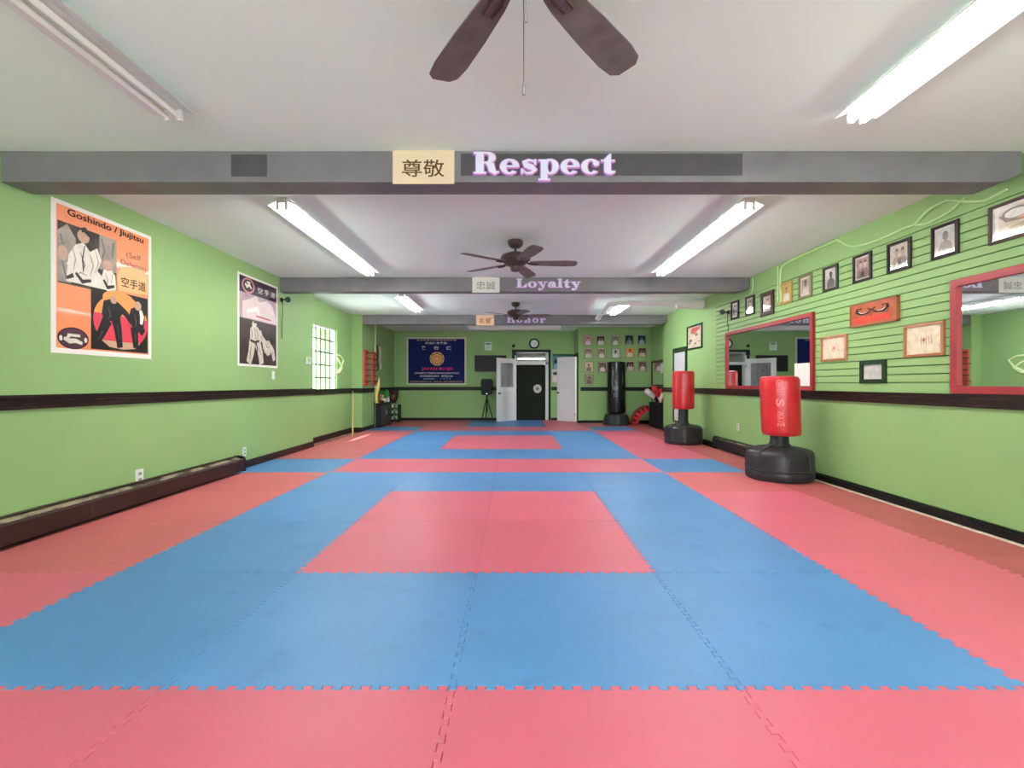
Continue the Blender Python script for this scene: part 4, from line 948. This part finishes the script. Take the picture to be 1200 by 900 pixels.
# ------------------------------------------------------------------ free standing bags
def bag_text(mb, cx, cy, r, rows_, m, tilt_fn):
    phi0 = math.atan2(-cy, -cx)
    for body, z0, z1, wd, bold, du in rows_:
        V, Fs = textmesh(body, bold)
        for f in Fs:
            pts = []
            for i in f:
                tx, ty = V[i]; z = z1 - tx * (z1 - z0); s = (ty - .5) * wd + du; a = phi0 + s / r
                pts.append(tilt_fn(Vector((cx + (r + .0015) * cos(a), cy + (r + .0015) * sin(a), z))))
            mb.face(pts, m)
def wave_bag(X, Y, R, pad, zp0, zp1, padm, label, tilt=0.0, text=None, neckr=.1, neck_h=.40, grp='free standing training bags', rz=0.0):
    t = thing('punching_bag', label, 'punching bag', (X, Y, 0), grp)
    k = R / .36
    def lobes(a, z):
        q = 4 * (a + rz)
        s = abs(cos(q)) ** 3
        f = 1.0 if z < .1 else (max(0.0, 1 - (z - .3) / .06) if z > .3 else 1.0)
        return 1 - .022 * (1 - s) * f
    prof = [(.30, 0), (.345, .004), (.357, .02), (.36, .10), (.352, .112), (.364, .122), (.356, .134), (.355, .145), (.352, .28), (.345, .312), (.325, .337), (.27, .358), (.19, .374), (.145, .386), (.125, .396), (.118, .41)]
    b = MB(); b.lathe([(r * k, z * neck_h / .41) for r, z in prof], (X, Y, 0), BPLAST, 96, lobes); bs = b.build('base', t, smooth=True)
    b = MB()
    for i in range(8):
        a = rz * -1 + i * pi / 4 
        pts = []
        for r, z in ((.357, .13), (.353, .28), (.346, .315), (.326, .341), (.27, .362), (.19, .378), (.15, .39)):
            rr = r * k + .001; pts.append((X + rr * cos(a), Y + rr * sin(a), z * neck_h / .41))
        b.tube(pts, .005, BPLAST, 6)
    b.build('base_ribs', bs, smooth=True)
    b = MB(); b.lathe([(.02, .1), (neckr * 1.06, neck_h - .02), (neckr * 1.06, neck_h + .012), (neckr, neck_h + .02), (neckr * .97, zp0 + .02)], (X, Y, 0), mat('neck_black', (40, 46, 50), .35, noise=.08), 32); b.build('neck', t, smooth=True)
    rr = pad
    tf = lambda p: Vector((p.x + (zp1 - p.z) * tilt, p.y, p.z))
    pr = [(.02, zp0), (rr * .8, zp0), (rr * .93, zp0 + .008), (rr * .985, zp0 + .03), (rr, zp0 + .06), (rr, zp1 - .07), (rr * .985, zp1 - .035), (rr * .93, zp1 - .01), (rr * .82, zp1), (.02, zp1 + .002)]
    b = MB(); b.lathe(pr, (X, Y, 0), padm, 48, None, tf); pd = b.build('pad', t, smooth=True)
    if text:
        b = MB(); bag_text(b, X, Y, rr, text[0], text[1], tf); b.build('pad_lettering', pd)
    b = MB(); sa = math.atan2(-Y, -X) + 1.25
    pts = [tf(Vector((X + (rr + .001) * cos(sa), Y + (rr + .001) * sin(sa), zp0 + .03 + (zp1 - zp0 - .06) * i / 6))) for i in range(7)]
    b.tube(pts, .004, padm, 6); b.build('seam', pd)
    return t
RTX = mat('faded_pink_print', (236, 120, 124), .4); BTX = mat('faded_grey_print', (112, 122, 124), .4)
wave_bag(3.085, 5.50, .362, .208, .50, 1.185, RVINYL, 'red punching bag on a black base in front of the far red mirror', .035, ([('CENTURY', .96, 1.14, .07, .01, .0), ('S', .84, .93, .085, .04, .0), ('WAVE', .62, .80, .07, .02, .0)], RTX), .1, .395, rz=.32)
wave_bag(3.12, 8.73, .34, .195, .635, 1.335, RVINYL, 'red punching bag by the tall pale board, farther of the two red ones', .0, None, .088, .375, rz=.2)
# tall black bag
X, Y = at(722.3, 450, 12.72).x, 12.72
t = thing('punching_bag', 'tall black punching bag in front of the small photos', 'punching bag', (X, Y, 0), 'free standing training bags')
def oct_(a, z): return 1 - .05 * (1 - abs(cos(4 * a)) ** 2) if z < .3 else 1
b = MB(); b.lathe([(.34, 0), (.365, .01), (.368, .03), (.345, .12), (.325, .22), (.305, .275), (.26, .295), (.2, .30)], (X, Y, 0), mat('bag_base_black', (42, 50, 48), .4, noise=.1), 64, oct_); b.build('base', t, smooth=True)
b = MB(); b.lathe([(.2, .29), (.19, .33)], (X, Y, 0), BLACK, 32); b.build('neck', t, smooth=True)
b = MB(); b.lathe([(.02, .325), (.22, .325), (.245, .34), (.25, .37), (.242, 1.0), (.238, 1.66), (.23, 1.685), (.2, 1.695), (.02, 1.695)], (X, Y, 0), BVINYL, 48); pd = b.build('pad', t, smooth=True)
b = MB(); idf = lambda p: p
bag_text(b, X, Y, .2445, [('CENTURY', .46, .86, .11, .01, -.02), ('S', .92, 1.06, .12, .05, -.02), ('XXL', 1.1, 1.2, .09, .01, -.02)], BTX, idf); b.build('pad_lettering', pd)

# ------------------------------------------------------------------ right far corner
t = thing('storage_bin', 'black ridged storage bin in the far right corner', 'bin', (3.70, 12.05, 0))
b = MB(); b.box(3.56, 3.83, 11.62, 12.5, 0, .60, mat('bin_black', (30, 29, 30), .5, noise=.1)); b.build('body', t, bevel=.012)
for i in range(9):
    b = MB(); y = 11.68 + i * .095; b.box(3.548, 3.562, y - .018, y + .018, .03, .57, MATS['bin_black']); b.build('ridge', t, bevel=.004)
b = MB(); b.box(3.55, 3.835, 11.61, 12.51, .60, .625, BLACK); b.build('lid', t, bevel=.005)
def glove(x, y, z, m, cuff, label, ang, s=1.0, up=.35):
    t = thing('boxing_glove', label, 'boxing glove', (x, y, z), 'sparring gear on the black bin')
    d = Vector((cos(ang), sin(ang), up)).normalized(); sd = Vector((-sin(ang), cos(ang), 0)); n = d.cross(sd).normalized()
    o = Vector((x, y, z + (.06 + .1 * max(0, d.z)) * s))
    f = lambda p: o + d * p.z * s + sd * p.x * s + n * p.y * s
    b = MB(); b.lathe([(.02, -.03), (.05, -.02), (.056, .05), (.07, .12), (.074, .18), (.062, .235), (.03, .262)], (0, 0, 0), m, 24, None, f); b.build('fist', t, smooth=True)
    b = MB(); b.ball((.062, .02, .12), (.026, .026, .07), m, 12, 8, f); b.build('thumb', t, smooth=True)
    b = MB(); b.lathe([(.05, -.13), (.056, -.12), (.054, -.02), (.05, -.015)], (0, 0, 0), cuff, 24, None, f); b.build('cuff', t, smooth=True)
WG = mat('glove_white', (222, 214, 204), .4, noise=.05); 
glove(3.70, 11.77, .628, RVINYL, RVINYL, 'red boxing glove on the black bin near its right end', 1.9, .9, 3)
glove(3.68, 12.02, .628, RVINYL, WG, 'red glove with a white cuff on the black bin', 3.1, 1.1, 1.6)
glove(3.67, 12.42, .628, WG, WG, 'long white glove slanting up at the left end of the bin', 3.0, 1.1, .8)
glove(3.62, 11.66, .628, WG, WG, 'small white glove at the right edge of the bin', .4, .6, 2.5)
t = thing('headgear', 'dark brown padded headgear at the back of the glove pile', 'headgear', (3.735, 12.24, .628), 'sparring gear on the black bin')
HG = mat('dark_brown_leather', (62, 28, 28), .45, noise=.2, scale=20)
b = MB(); b.lathe([(.07, 0), (.085, .05), (.09, .13), (.08, .2), (.055, .245), (.01, .26)], (3.735, 12.24, .628), HG, 24); b.build('shell', t, smooth=True)
for s in (-1, 1):
    b = MB(); b.ball((3.735 - .06, 12.24 + s * .07, .70), (.035, .03, .05), HG); b.build('ear_pad', t, smooth=True)
# arched red kick pad
t = thing('curved_kick_pad', 'curved red kick pad with black bands leaning between the black bag and the bin', 'kick pad', (3.3, 12.72, 0))
def arc(a, r): return (3.655 - r * cos(a), r * sin(a) * 1.02)
b = MB(); rg = []
for i in range(13):
    a = radians(2 + 78 * i / 12); q = []
    for (r, y) in ((.36, 12.55), (.36, 12.88), (.52, 12.88), (.52, 12.55)):
        px, pz = arc(a, r); q.append((px, y, max(0.0, pz)))
    rg.append(q)
b.loft(rg, RVINYL); b.build('arched_body', t, bevel=.015)
for i in range(5):
    a0 = radians(12 + 15 * i); a1 = a0 + radians(5.5); b = MB(); rg = []
    for a in (a0, a1): rg.append([(arc(a, r)[0], y, arc(a, r)[1]) for (r, y) in ((.43, 12.547), (.43, 12.6), (.523, 12.6), (.523, 12.547))])
    b.loft(rg, BLACK); b.build('band', t)

# ------------------------------------------------------------------ left far corner
t = thing('black_cabinet', 'low black cabinet in the far left corner', 'cabinet', (-3.5, 12.35, 0))
CB = mat('cabinet_black', (32, 32, 36), .45, noise=.12, scale=6)
b = MB(); b.box(-3.64, -3.37, 11.84, 12.86, 0, .59, CB); b.build('body', t, bevel=.005)
for k in range(2):
    b = MB(); y = 11.87 + k * .49; b.box(-3.372, -3.355, y, y + .46, .05, .56, mat('cabinet_door', (48, 48, 54), .4)); dd = b.build('door', t, bevel=.004)
    b = MB(); b.box(-3.355, -3.34, y + (.40 if k == 0 else .04), y + (.42 if k == 0 else .06), .3, .4, CHROME); b.build('handle', dd)
b = MB(); b.box(-3.645, -3.345, 11.82, 12.88, .59, .615, BLACK); b.build('top', t, bevel=.004)
ZT = .615
def trophy(x, y, h, m, label):
    t = thing('trophy', label, 'trophy', (x, y, ZT), 'trophies and pots on the black cabinet')
    b = MB(); b.box(x - .04, x + .04, y - .04, y + .04, ZT, ZT + .05, mat('trophy_plinth', (70, 44, 34), .4)); b.build('plinth', t, bevel=.004)
    b = MB(); b.lathe([(.012, 0), (.03, .01), (.012, .03), (.012, h * .4), (.03, h * .5), (.05, h * .75), (.055, h), (.045, h)], (x, y, ZT + .05), m, 18); b.build('cup', t, smooth=True)
GD = mat('trophy_gold', (226, 186, 96), .3, metal=.4)
trophy(-3.56, 11.97, .20, GD, 'gold trophy cup at the near end of the black cabinet')
trophy(-3.43, 12.08, .16, mat('trophy_copper', (190, 130, 90), .3, metal=.4), 'copper coloured trophy cup on the black cabinet')
trophy(-3.44, 12.28, .15, mat('trophy_pale', (216, 206, 160), .35, metal=.2), 'small pale trophy cup beside the potted plant')
t = thing('flame_ornament', 'tall pale gold flame-shaped ornament at the corner by the pilaster', 'ornament', (-3.47, 11.88, ZT))
b = MB(); b.lathe([(.05, 0), (.05, .03), (.02, .05)], (-3.455, 11.86, ZT), GD, 16); b.build('foot', t, smooth=True)
b = MB(); b.tube([(-3.455, 11.86, ZT + .04), (-3.48, 11.86, ZT + .2), (-3.44, 11.86, ZT + .36), (-3.41, 11.86, ZT + .52), (-3.40, 11.86, ZT + .66)], [.02, .045, .05, .028, .004], mat('ornament_gold', (232, 206, 130), .4), 10); b.build('flame', t, smooth=True)
t = thing('potted_plant', 'small green potted plant on the black cabinet', 'plant', (-3.46, 12.48, ZT), 'trophies and pots on the black cabinet')
b = MB(); b.lathe([(.05, 0), (.075, .1), (.08, .1), (.07, .09)], (-3.46, 12.48, ZT), PAPER, 20); b.build('pot', t, smooth=True)
b = MB(); LF = mat('leaf_green', (60, 150, 60), .5, noise=.3, scale=30)
for k in range(26):
    a = random.uniform(0, 2 * pi); l = random.uniform(.1, .2); up = random.uniform(.04, .24); o = Vector((-3.46, 12.48, ZT + .1)); d = Vector((cos(a), sin(a), 0)); s = Vector((-sin(a), cos(a), 0)) * .02
    p1 = o + d * l * .5 + Vector((0, 0, up)); p2 = o + d * l + Vector((0, 0, up * .8))
    b.face([o, p1 + s, p2], LF); b.face([o, p2, p1 - s], LF)
b.build('foliage', t)
t = thing('white_jar', 'white jar with a green lid at the far end of the black cabinet', 'jar', (-3.46, 12.76, ZT), 'trophies and pots on the black cabinet')
b = MB(); b.lathe([(.06, 0), (.075, .02), (.075, .15), (.05, .18)], (-3.46, 12.76, ZT), PAPER, 20); b.build('body', t, smooth=True)
b = MB(); b.lathe([(.055, .18), (.055, .215), (.04, .22)], (-3.46, 12.76, ZT), LF, 20); b.build('lid', t, smooth=True)
# tapered dark thing hanging under the rail on the back wall
t = thing('hanging_mitt', 'dark brown tapered leather mitt hanging below the rail in the far left corner', 'mitt', (-3.55, 13.9, .5))
b = MB(); rg = []
for z, wd, dp in ((.54, .05, .05), (.60, .10, .07), (.72, .14, .08), (.90, .16, .09), (.915, .15, .08)):
    rg.append([(-3.535 + wd * cos(2 * pi * i / 14), 13.75 + dp * sin(2 * pi * i / 14), z) for i in range(14)])
HB2 = mat('mitt_brown', (62, 36, 32), .45, noise=.3, scale=16)
b.loft(rg, HB2); b.build('pad', t, smooth=True)
b = MB(); b.ball((-3.52, 13.675, .72), (.06, .015, .09), mat('mitt_patch', (110, 72, 58), .5)); b.build('target_patch', t, smooth=True)
b = MB(); b.tube([(-3.6, 13.8, .9), (-3.632, 13.8, 1.0), (-3.55, 13.8, .9)], .008, HB2, 6); b.build('hanging_loop', t)
# rack of small weights
t = thing('dumbbell_rack', 'small dark rack with pale weights below the brown mitt', 'rack', (-3.445, 13.65, 0))
for sx_ in (-3.56, -3.33):
    b = MB(); b.box(sx_ - .012, sx_ + .012, 13.5, 13.8, 0, .5, BLACK); b.build('side_post', t)
for z in (.06, .23, .40):
    b = MB(); b.box(-3.56, -3.33, 13.5, 13.8, z - .01, z + .01, BLACK); b.build('shelf', t)
for k, z in enumerate((.07, .24, .41)):
    u = thing('dumbbell', 'pale green white dumbbell on the %s shelf of the small rack' % ('lowest', 'middle', 'top')[k], 'dumbbell', (-3.445, 13.58, z), 'dumbbells on the small rack')
    b = MB(); b.tube([(-3.51, 13.58, z + .05), (-3.38, 13.58, z + .05)], .015, CHROME, 8); b.build('handle', u, smooth=True)
    for s in (-3.505, -3.39):
        b = MB(); b.tube([(s - .03, 13.58, z + .05), (s - .026, 13.58, z + .05), (s + .026, 13.58, z + .05), (s + .03, 13.58, z + .05)], [.04, .05, .05, .04], mat('weight_pale', (206, 222, 200), .4, noise=.1), 14); b.build('weight', u, smooth=True)
# red weapon rack on the pilaster side
t = thing('weapon_rack', 'red two-board wall rack holding thin dark rods on the left pilaster', 'rack', (-3.52, 11.35, 1.03))
for (ya, yb) in ((10.94, 11.22), (11.56, 11.82)):
    b = MB(); b.box(-3.519, -3.475, ya, yb, 1.06, 1.9, mat('rack_red', (206, 84, 72), .5, noise=.12, scale=10)); bd = b.build('board', t, bevel=.006)
    for k in range(6):
        b = MB(); z = 1.13 + .135 * k; b.tube([(-3.48, (ya + yb) / 2, z), (-3.41, (ya + yb) / 2, z + .012)], .012, mat('rack_peg', (150, 60, 50), .5), 8); b.build('peg', bd)
for k in range(6):
    z = 1.13 + .135 * k
    b = MB(); b.tube([(-3.445, 10.84 + .04 * (k % 3), z + .032), (-3.445, 11.9 - .05 * (k % 2), z + .032)], .011, mat('rod_dark', (72, 70, 40), .5), 8)
    tag(b.build('wooden_rod', origin=(-3.445, 11.4, z + .032), smooth=True), 'thin dark rod on the red rack, %s' % ('lowest', 'second from the bottom', 'third from the bottom', 'third from the top', 'second from the top', 'topmost')[k], 'rod', 'rods on the red rack')
# belts on the left far wall
for (yy, m, lb, z0_) in ((12.35, mat('belt_brown', (112, 78, 66), .8, noise=.15), 'brown belt hanging folded on the far left wall', 1.45), (12.62, mat('belt_white', (216, 214, 200), .8, noise=.05), 'white belt hanging folded on the far left wall', 1.48)):
    b = MB()
    for s in (0, 1):
        o = .05 * s
        pts = [(XFAR + .03 + .01 * s, yy + o, 2.12), (XFAR + .045, yy + o + .01, 1.9), (XFAR + .035, yy + o + .03, 1.7), (XFAR + .05, yy + o + .06, z0_ + .08 * s)]
        for i in range(3):
            p, q = Vector(pts[i]), Vector(pts[i + 1]); ww = Vector((0, .055, 0))
            b.hexa([p - ww, p + ww, q + ww, q - ww, p - ww + Vector((.008, 0, 0)), p + ww + Vector((.008, 0, 0)), q + ww + Vector((.008, 0, 0)), q - ww + Vector((.008, 0, 0))], m)
    b.box(XFAR, XFAR + .06, yy, yy + .04, 2.1, 2.13, BLACK)
    tag(b.build('hanging_belt', origin=(XFAR + .03, yy, z0_)), lb, 'belt', 'belts hanging on the far left wall')
b = MB(); b.tube([(-3.5, 11.86, .02), (-3.5, 11.86, HC - .01)], .022, mat('pipe_green', (168, 206, 136), .5), 10); tag(b.build('wall_pipe', origin=(-3.5, 11.86, 0), smooth=True), 'thin green painted vertical pipe in the far left corner', 'pipe')
# staff, cord, switches, cameras
b = MB(); b.tube([(-3.36, 9.80, .012), (-3.715, 10.83, .93)], .014, mat('staff_wood', (206, 184, 128), .5, noise=.1, scale=20), 10); tag(b.build('wooden_staff', origin=(-3.36, 9.8, 0), smooth=True), 'pale wooden staff leaning in the corner beside the left pilaster', 'staff')
b = MB(); pts = [(394, 415.5), (399, 417), (402.3, 422), (400.5, 429), (396, 435.5), (394.5, 437), (398, 436), (401, 431), (398.5, 425), (395, 419.5)]
b.tube([onL(px, py, XREC + .02 + .004 * i) for i, (px, py) in enumerate(pts)], .016, mat('cord_yellow', (236, 246, 196), .5), 8)
q = onL(394, 415.5, XREC + .02); b.tube([q, (XREC + .001, q.y, q.z)], .008, BLACK, 6)
tag(b.build('cord_loop', origin=onL(398, 437, XREC + .02), smooth=True), 'pale yellow cord looped beside the left window', 'cord')
def plate(o, u, w, h, label, kind, grp):
    t = thing('wall_outlet' if kind == 'o' else 'light_switch', label, 'outlet' if kind == 'o' else 'switch', o, grp)
    P = Plane(o, u); b = MB(); P.box(b, -w / 2, w / 2, 0, h, .001, .008, WHITE); b.build('cover_plate', t, bevel=.002)
    if kind == 'o':
        for v in (.3, .7):
            b = MB(); P.box(b, -w * .22, w * .22, h * v - .016, h * v + .016, .008, .011, mat('outlet_grey', (176, 176, 176), .5)); s = b.build('socket_face', t, bevel=.002)
            b = MB()
            for k in (-1, 1): P.box(b, k * w * .09 - .003, k * w * .09 + .003, h * v - .008, h * v + .008, .011, .0115, INK)
            b.build('slots', s)
    else:
        b = MB(); P.box(b, -.008, .008, h * .42, h * .62, .008, .02, WHITE2); b.build('toggle', t)
a = onL(163, 567.3); plate((XL, a.y, a.z), (0, 1, 0), .09, .14, 'white double outlet above the brown heater', 'o', None)
a = onL(286, 534.5); plate((XL, a.y, a.z), (0, 1, 0), .075, .115, 'white outlet just past the end of the brown heater', 'o', None)
a = onL(320, 444.5); plate((XL, a.y, a.z), (0, 1, 0), .075, .12, 'white switch plate below the judo poster', 's', None)
a = onR(865.2, 504.5); plate((XR, a.y, a.z), (0, -1, 0), .06, .11, 'white outlet on the right wall above the black heater', 'o', None)
a = onL(360.5, 427); t = thing('thermostat', 'pale square thermostat left of the window', 'thermostat', (XL, a.y, a.z))
P = Plane((XL, a.y, a.z), (0, 1, 0)); b = MB(); P.box(b, -.1, .1, 0, .125, .001, .025, mat('thermostat_pale', (196, 214, 190), .5)); b.build('case', t, bevel=.006)
b = MB(); P.box(b, -.05, .05, .05, .1, .025, .027, mat('thermostat_grey', (160, 176, 160), .3)); b.build('dial_window', t)
def camera_(o, n, label, zc):
    t = thing('security_camera', label, 'security camera', o, 'small black security cameras')
    o = Vector(o); n = Vector(n)
    b = MB(); b.box(o.x + min(0, n.x * .02), o.x + max(0, n.x * .02), o.y - .03, o.y + .03, o.z - .03, o.z + .03, BLACK); b.build('mount', t, bevel=.004)
    b = MB(); b.tube([o + n * .015, o + n * .09 + Vector((0, 0, .01))], .01, BLACK, 8); b.build('arm', t)
    h0 = o + n * .07 + Vector((0, .07, .012)); h1 = o + n * .15 + Vector((0, -.1, -.012))
    b = MB(); b.tube([h0, h0 + (h1 - h0) * .05, h1 - (h1 - h0) * .05, h1], [.03, .038, .04, .034], BLACK, 14); hd = b.build('head', t, smooth=True)
    b = MB(); b.tube([h1, h1 + (h1 - h0).normalized() * .008], .022, mat('lens', (12, 13, 16), .3), 12); b.build('lens', hd)
    b = MB(); b.tube([o + n * .02, o + n * .025 + Vector((0, 0, -.2)), o + n * .012 + Vector((0, 0, (zc - o.z) * .6)), (o.x + n.x * .01, o.y, zc)], .0045, BLACK, 6); b.build('cord', t)
a = onL(329.5, 351.5); camera_((XL, a.y, a.z), (1, 0, 0), 'small black security camera on the left wall beside the judo poster', 1.78)
a = onR(854, 366); camera_((XR, a.y, a.z), (-1, 0, 0), 'small black security camera on the right wall above the far red mirror', 1.96)
# cables along the right wall
CABM = mat('painted_cable', (186, 226, 156), .5)
def cable(pts, r, label, sub=1, nm='wall_cable'):
    P = [onR(px, py, XR - .016) for px, py in pts]
    # smooth through the points
    Q = []
    for i in range(len(P) - 1):
        p0 = P[max(i - 1, 0)]; p1 = P[i]; p2 = P[i + 1]; p3 = P[min(i + 2, len(P) - 1)]
        for k in range(5):
            t_ = k / 5; Q.append(0.5 * ((2 * p1) + (p2 - p0) * t_ + (2 * p0 - 5 * p1 + 4 * p2 - p3) * t_ * t_ + (3 * p1 - p0 - 3 * p2 + p3) * t_ ** 3))
    Q.append(P[-1]); b = MB(); b.tube(Q, r, CABM, 8)
    tag(b.build(nm, origin=P[0], smooth=True), label, 'cable', 'painted cables on the right wall')
cable([(981, 281), (985, 283), (996, 288.5), (1012, 287), (1035, 279), (1060, 267.5), (1071.5, 263.5), (1080, 254), (1091, 244), (1105, 237), (1114.5, 234.8), (1130, 236), (1152, 235.5), (1165, 230), (1180, 222)], .010, 'thick light green cable looping under the right end of the nearest beam')
cable([(1072, 264), (1086, 262), (1097, 257), (1112, 248.5), (1122, 240), (1131, 231)], .008, 'thinner light green cable hanging below the thick one near the beam')
cable([(915, 354), (914.5, 335), (914.6, 322), (916, 314), (921, 309), (930, 304), (981, 281)], .011, 'light green conduit bending down from the ceiling beside the gold frame')
cable([(911.3, 354), (911.6, 335), (911.6, 318), (911.4, 312.5)], .009, 'straight light green conduit between the brown and gold frames')
cable([(880, 344), (882, 340.5), (882.5, 333), (882.3, 326)], .009, 'short light green cable dropping from the end of the middle beam')
# white pipe under the ceiling
WP = mat('pipe_white', (226, 225, 222), .5, noise=.03)
t = thing('ceiling_pipe', 'white elbowed pipe hanging under the ceiling at the far right', 'pipe', (1.85, 10.0, HC - .09))
b = MB(); b.tube([(1.92, 10.92, HC - .09), (1.80, 8.92, HC - .09), (1.82, 8.86, HC - .09), (1.88, 8.82, HC - .09), (3.2, 8.8, HC - .095)], .045, WP, 14); b.build('run', t, smooth=True)
b = MB(); b.tube([(3.0, 8.8, HC - .1), (3.02, 8.8, HC - .1), (3.515, 8.8, HC - .115)], [.05, .085, .09], WP, 16); b.build('sleeve', t, smooth=True)
b = MB(); b.tube([(1.905, 10.7, HC - .09), (1.917, 10.9, HC - .09)], .058, WP, 14); b.build('flange', t, smooth=True)

# ------------------------------------------------------------------ light, sky, camera
w = bpy.data.worlds.new('World'); bpy.context.scene.world = w; w.use_nodes = True
bg = w.node_tree.nodes['Background']; bg.inputs['Color'].default_value = (0.93, 0.97, 1.0, 1); bg.inputs['Strength'].default_value = 6.0
sl = bpy.data.lights.new('sun', 'SUN'); sl.energy = 9.0; sl.angle = radians(0.8); sl.color = (1, .96, .9)
so = bpy.data.objects.new('sun', sl); C.objects.link(so)
so.rotation_euler = Vector((.5, .22, -1)).to_track_quat('-Z', 'Y').to_euler()
cam = bpy.data.cameras.new('camera'); co = bpy.data.objects.new('camera', cam); C.objects.link(co)
co.location = (0, 0, CAMH); co.rotation_euler = (pi / 2, 0, 0)
cam.sensor_width = 36; cam.lens = F / 1200 * 36; cam.shift_x = -(CX - 600) / 1200; cam.clip_start = .05; cam.clip_end = 100
sc = bpy.context.scene; sc.camera = co
sc.view_settings.view_transform = 'Standard'; sc.view_settings.look = 'None'; sc.view_settings.gamma = 1; sc.view_settings.use_curve_mapping = False
sc.view_settings.exposure = 1.0
sc.cycles.use_denoising = True; sc.cycles.max_bounces = 10; sc.cycles.diffuse_bounces = 6; sc.cycles.sample_clamp_indirect = 8
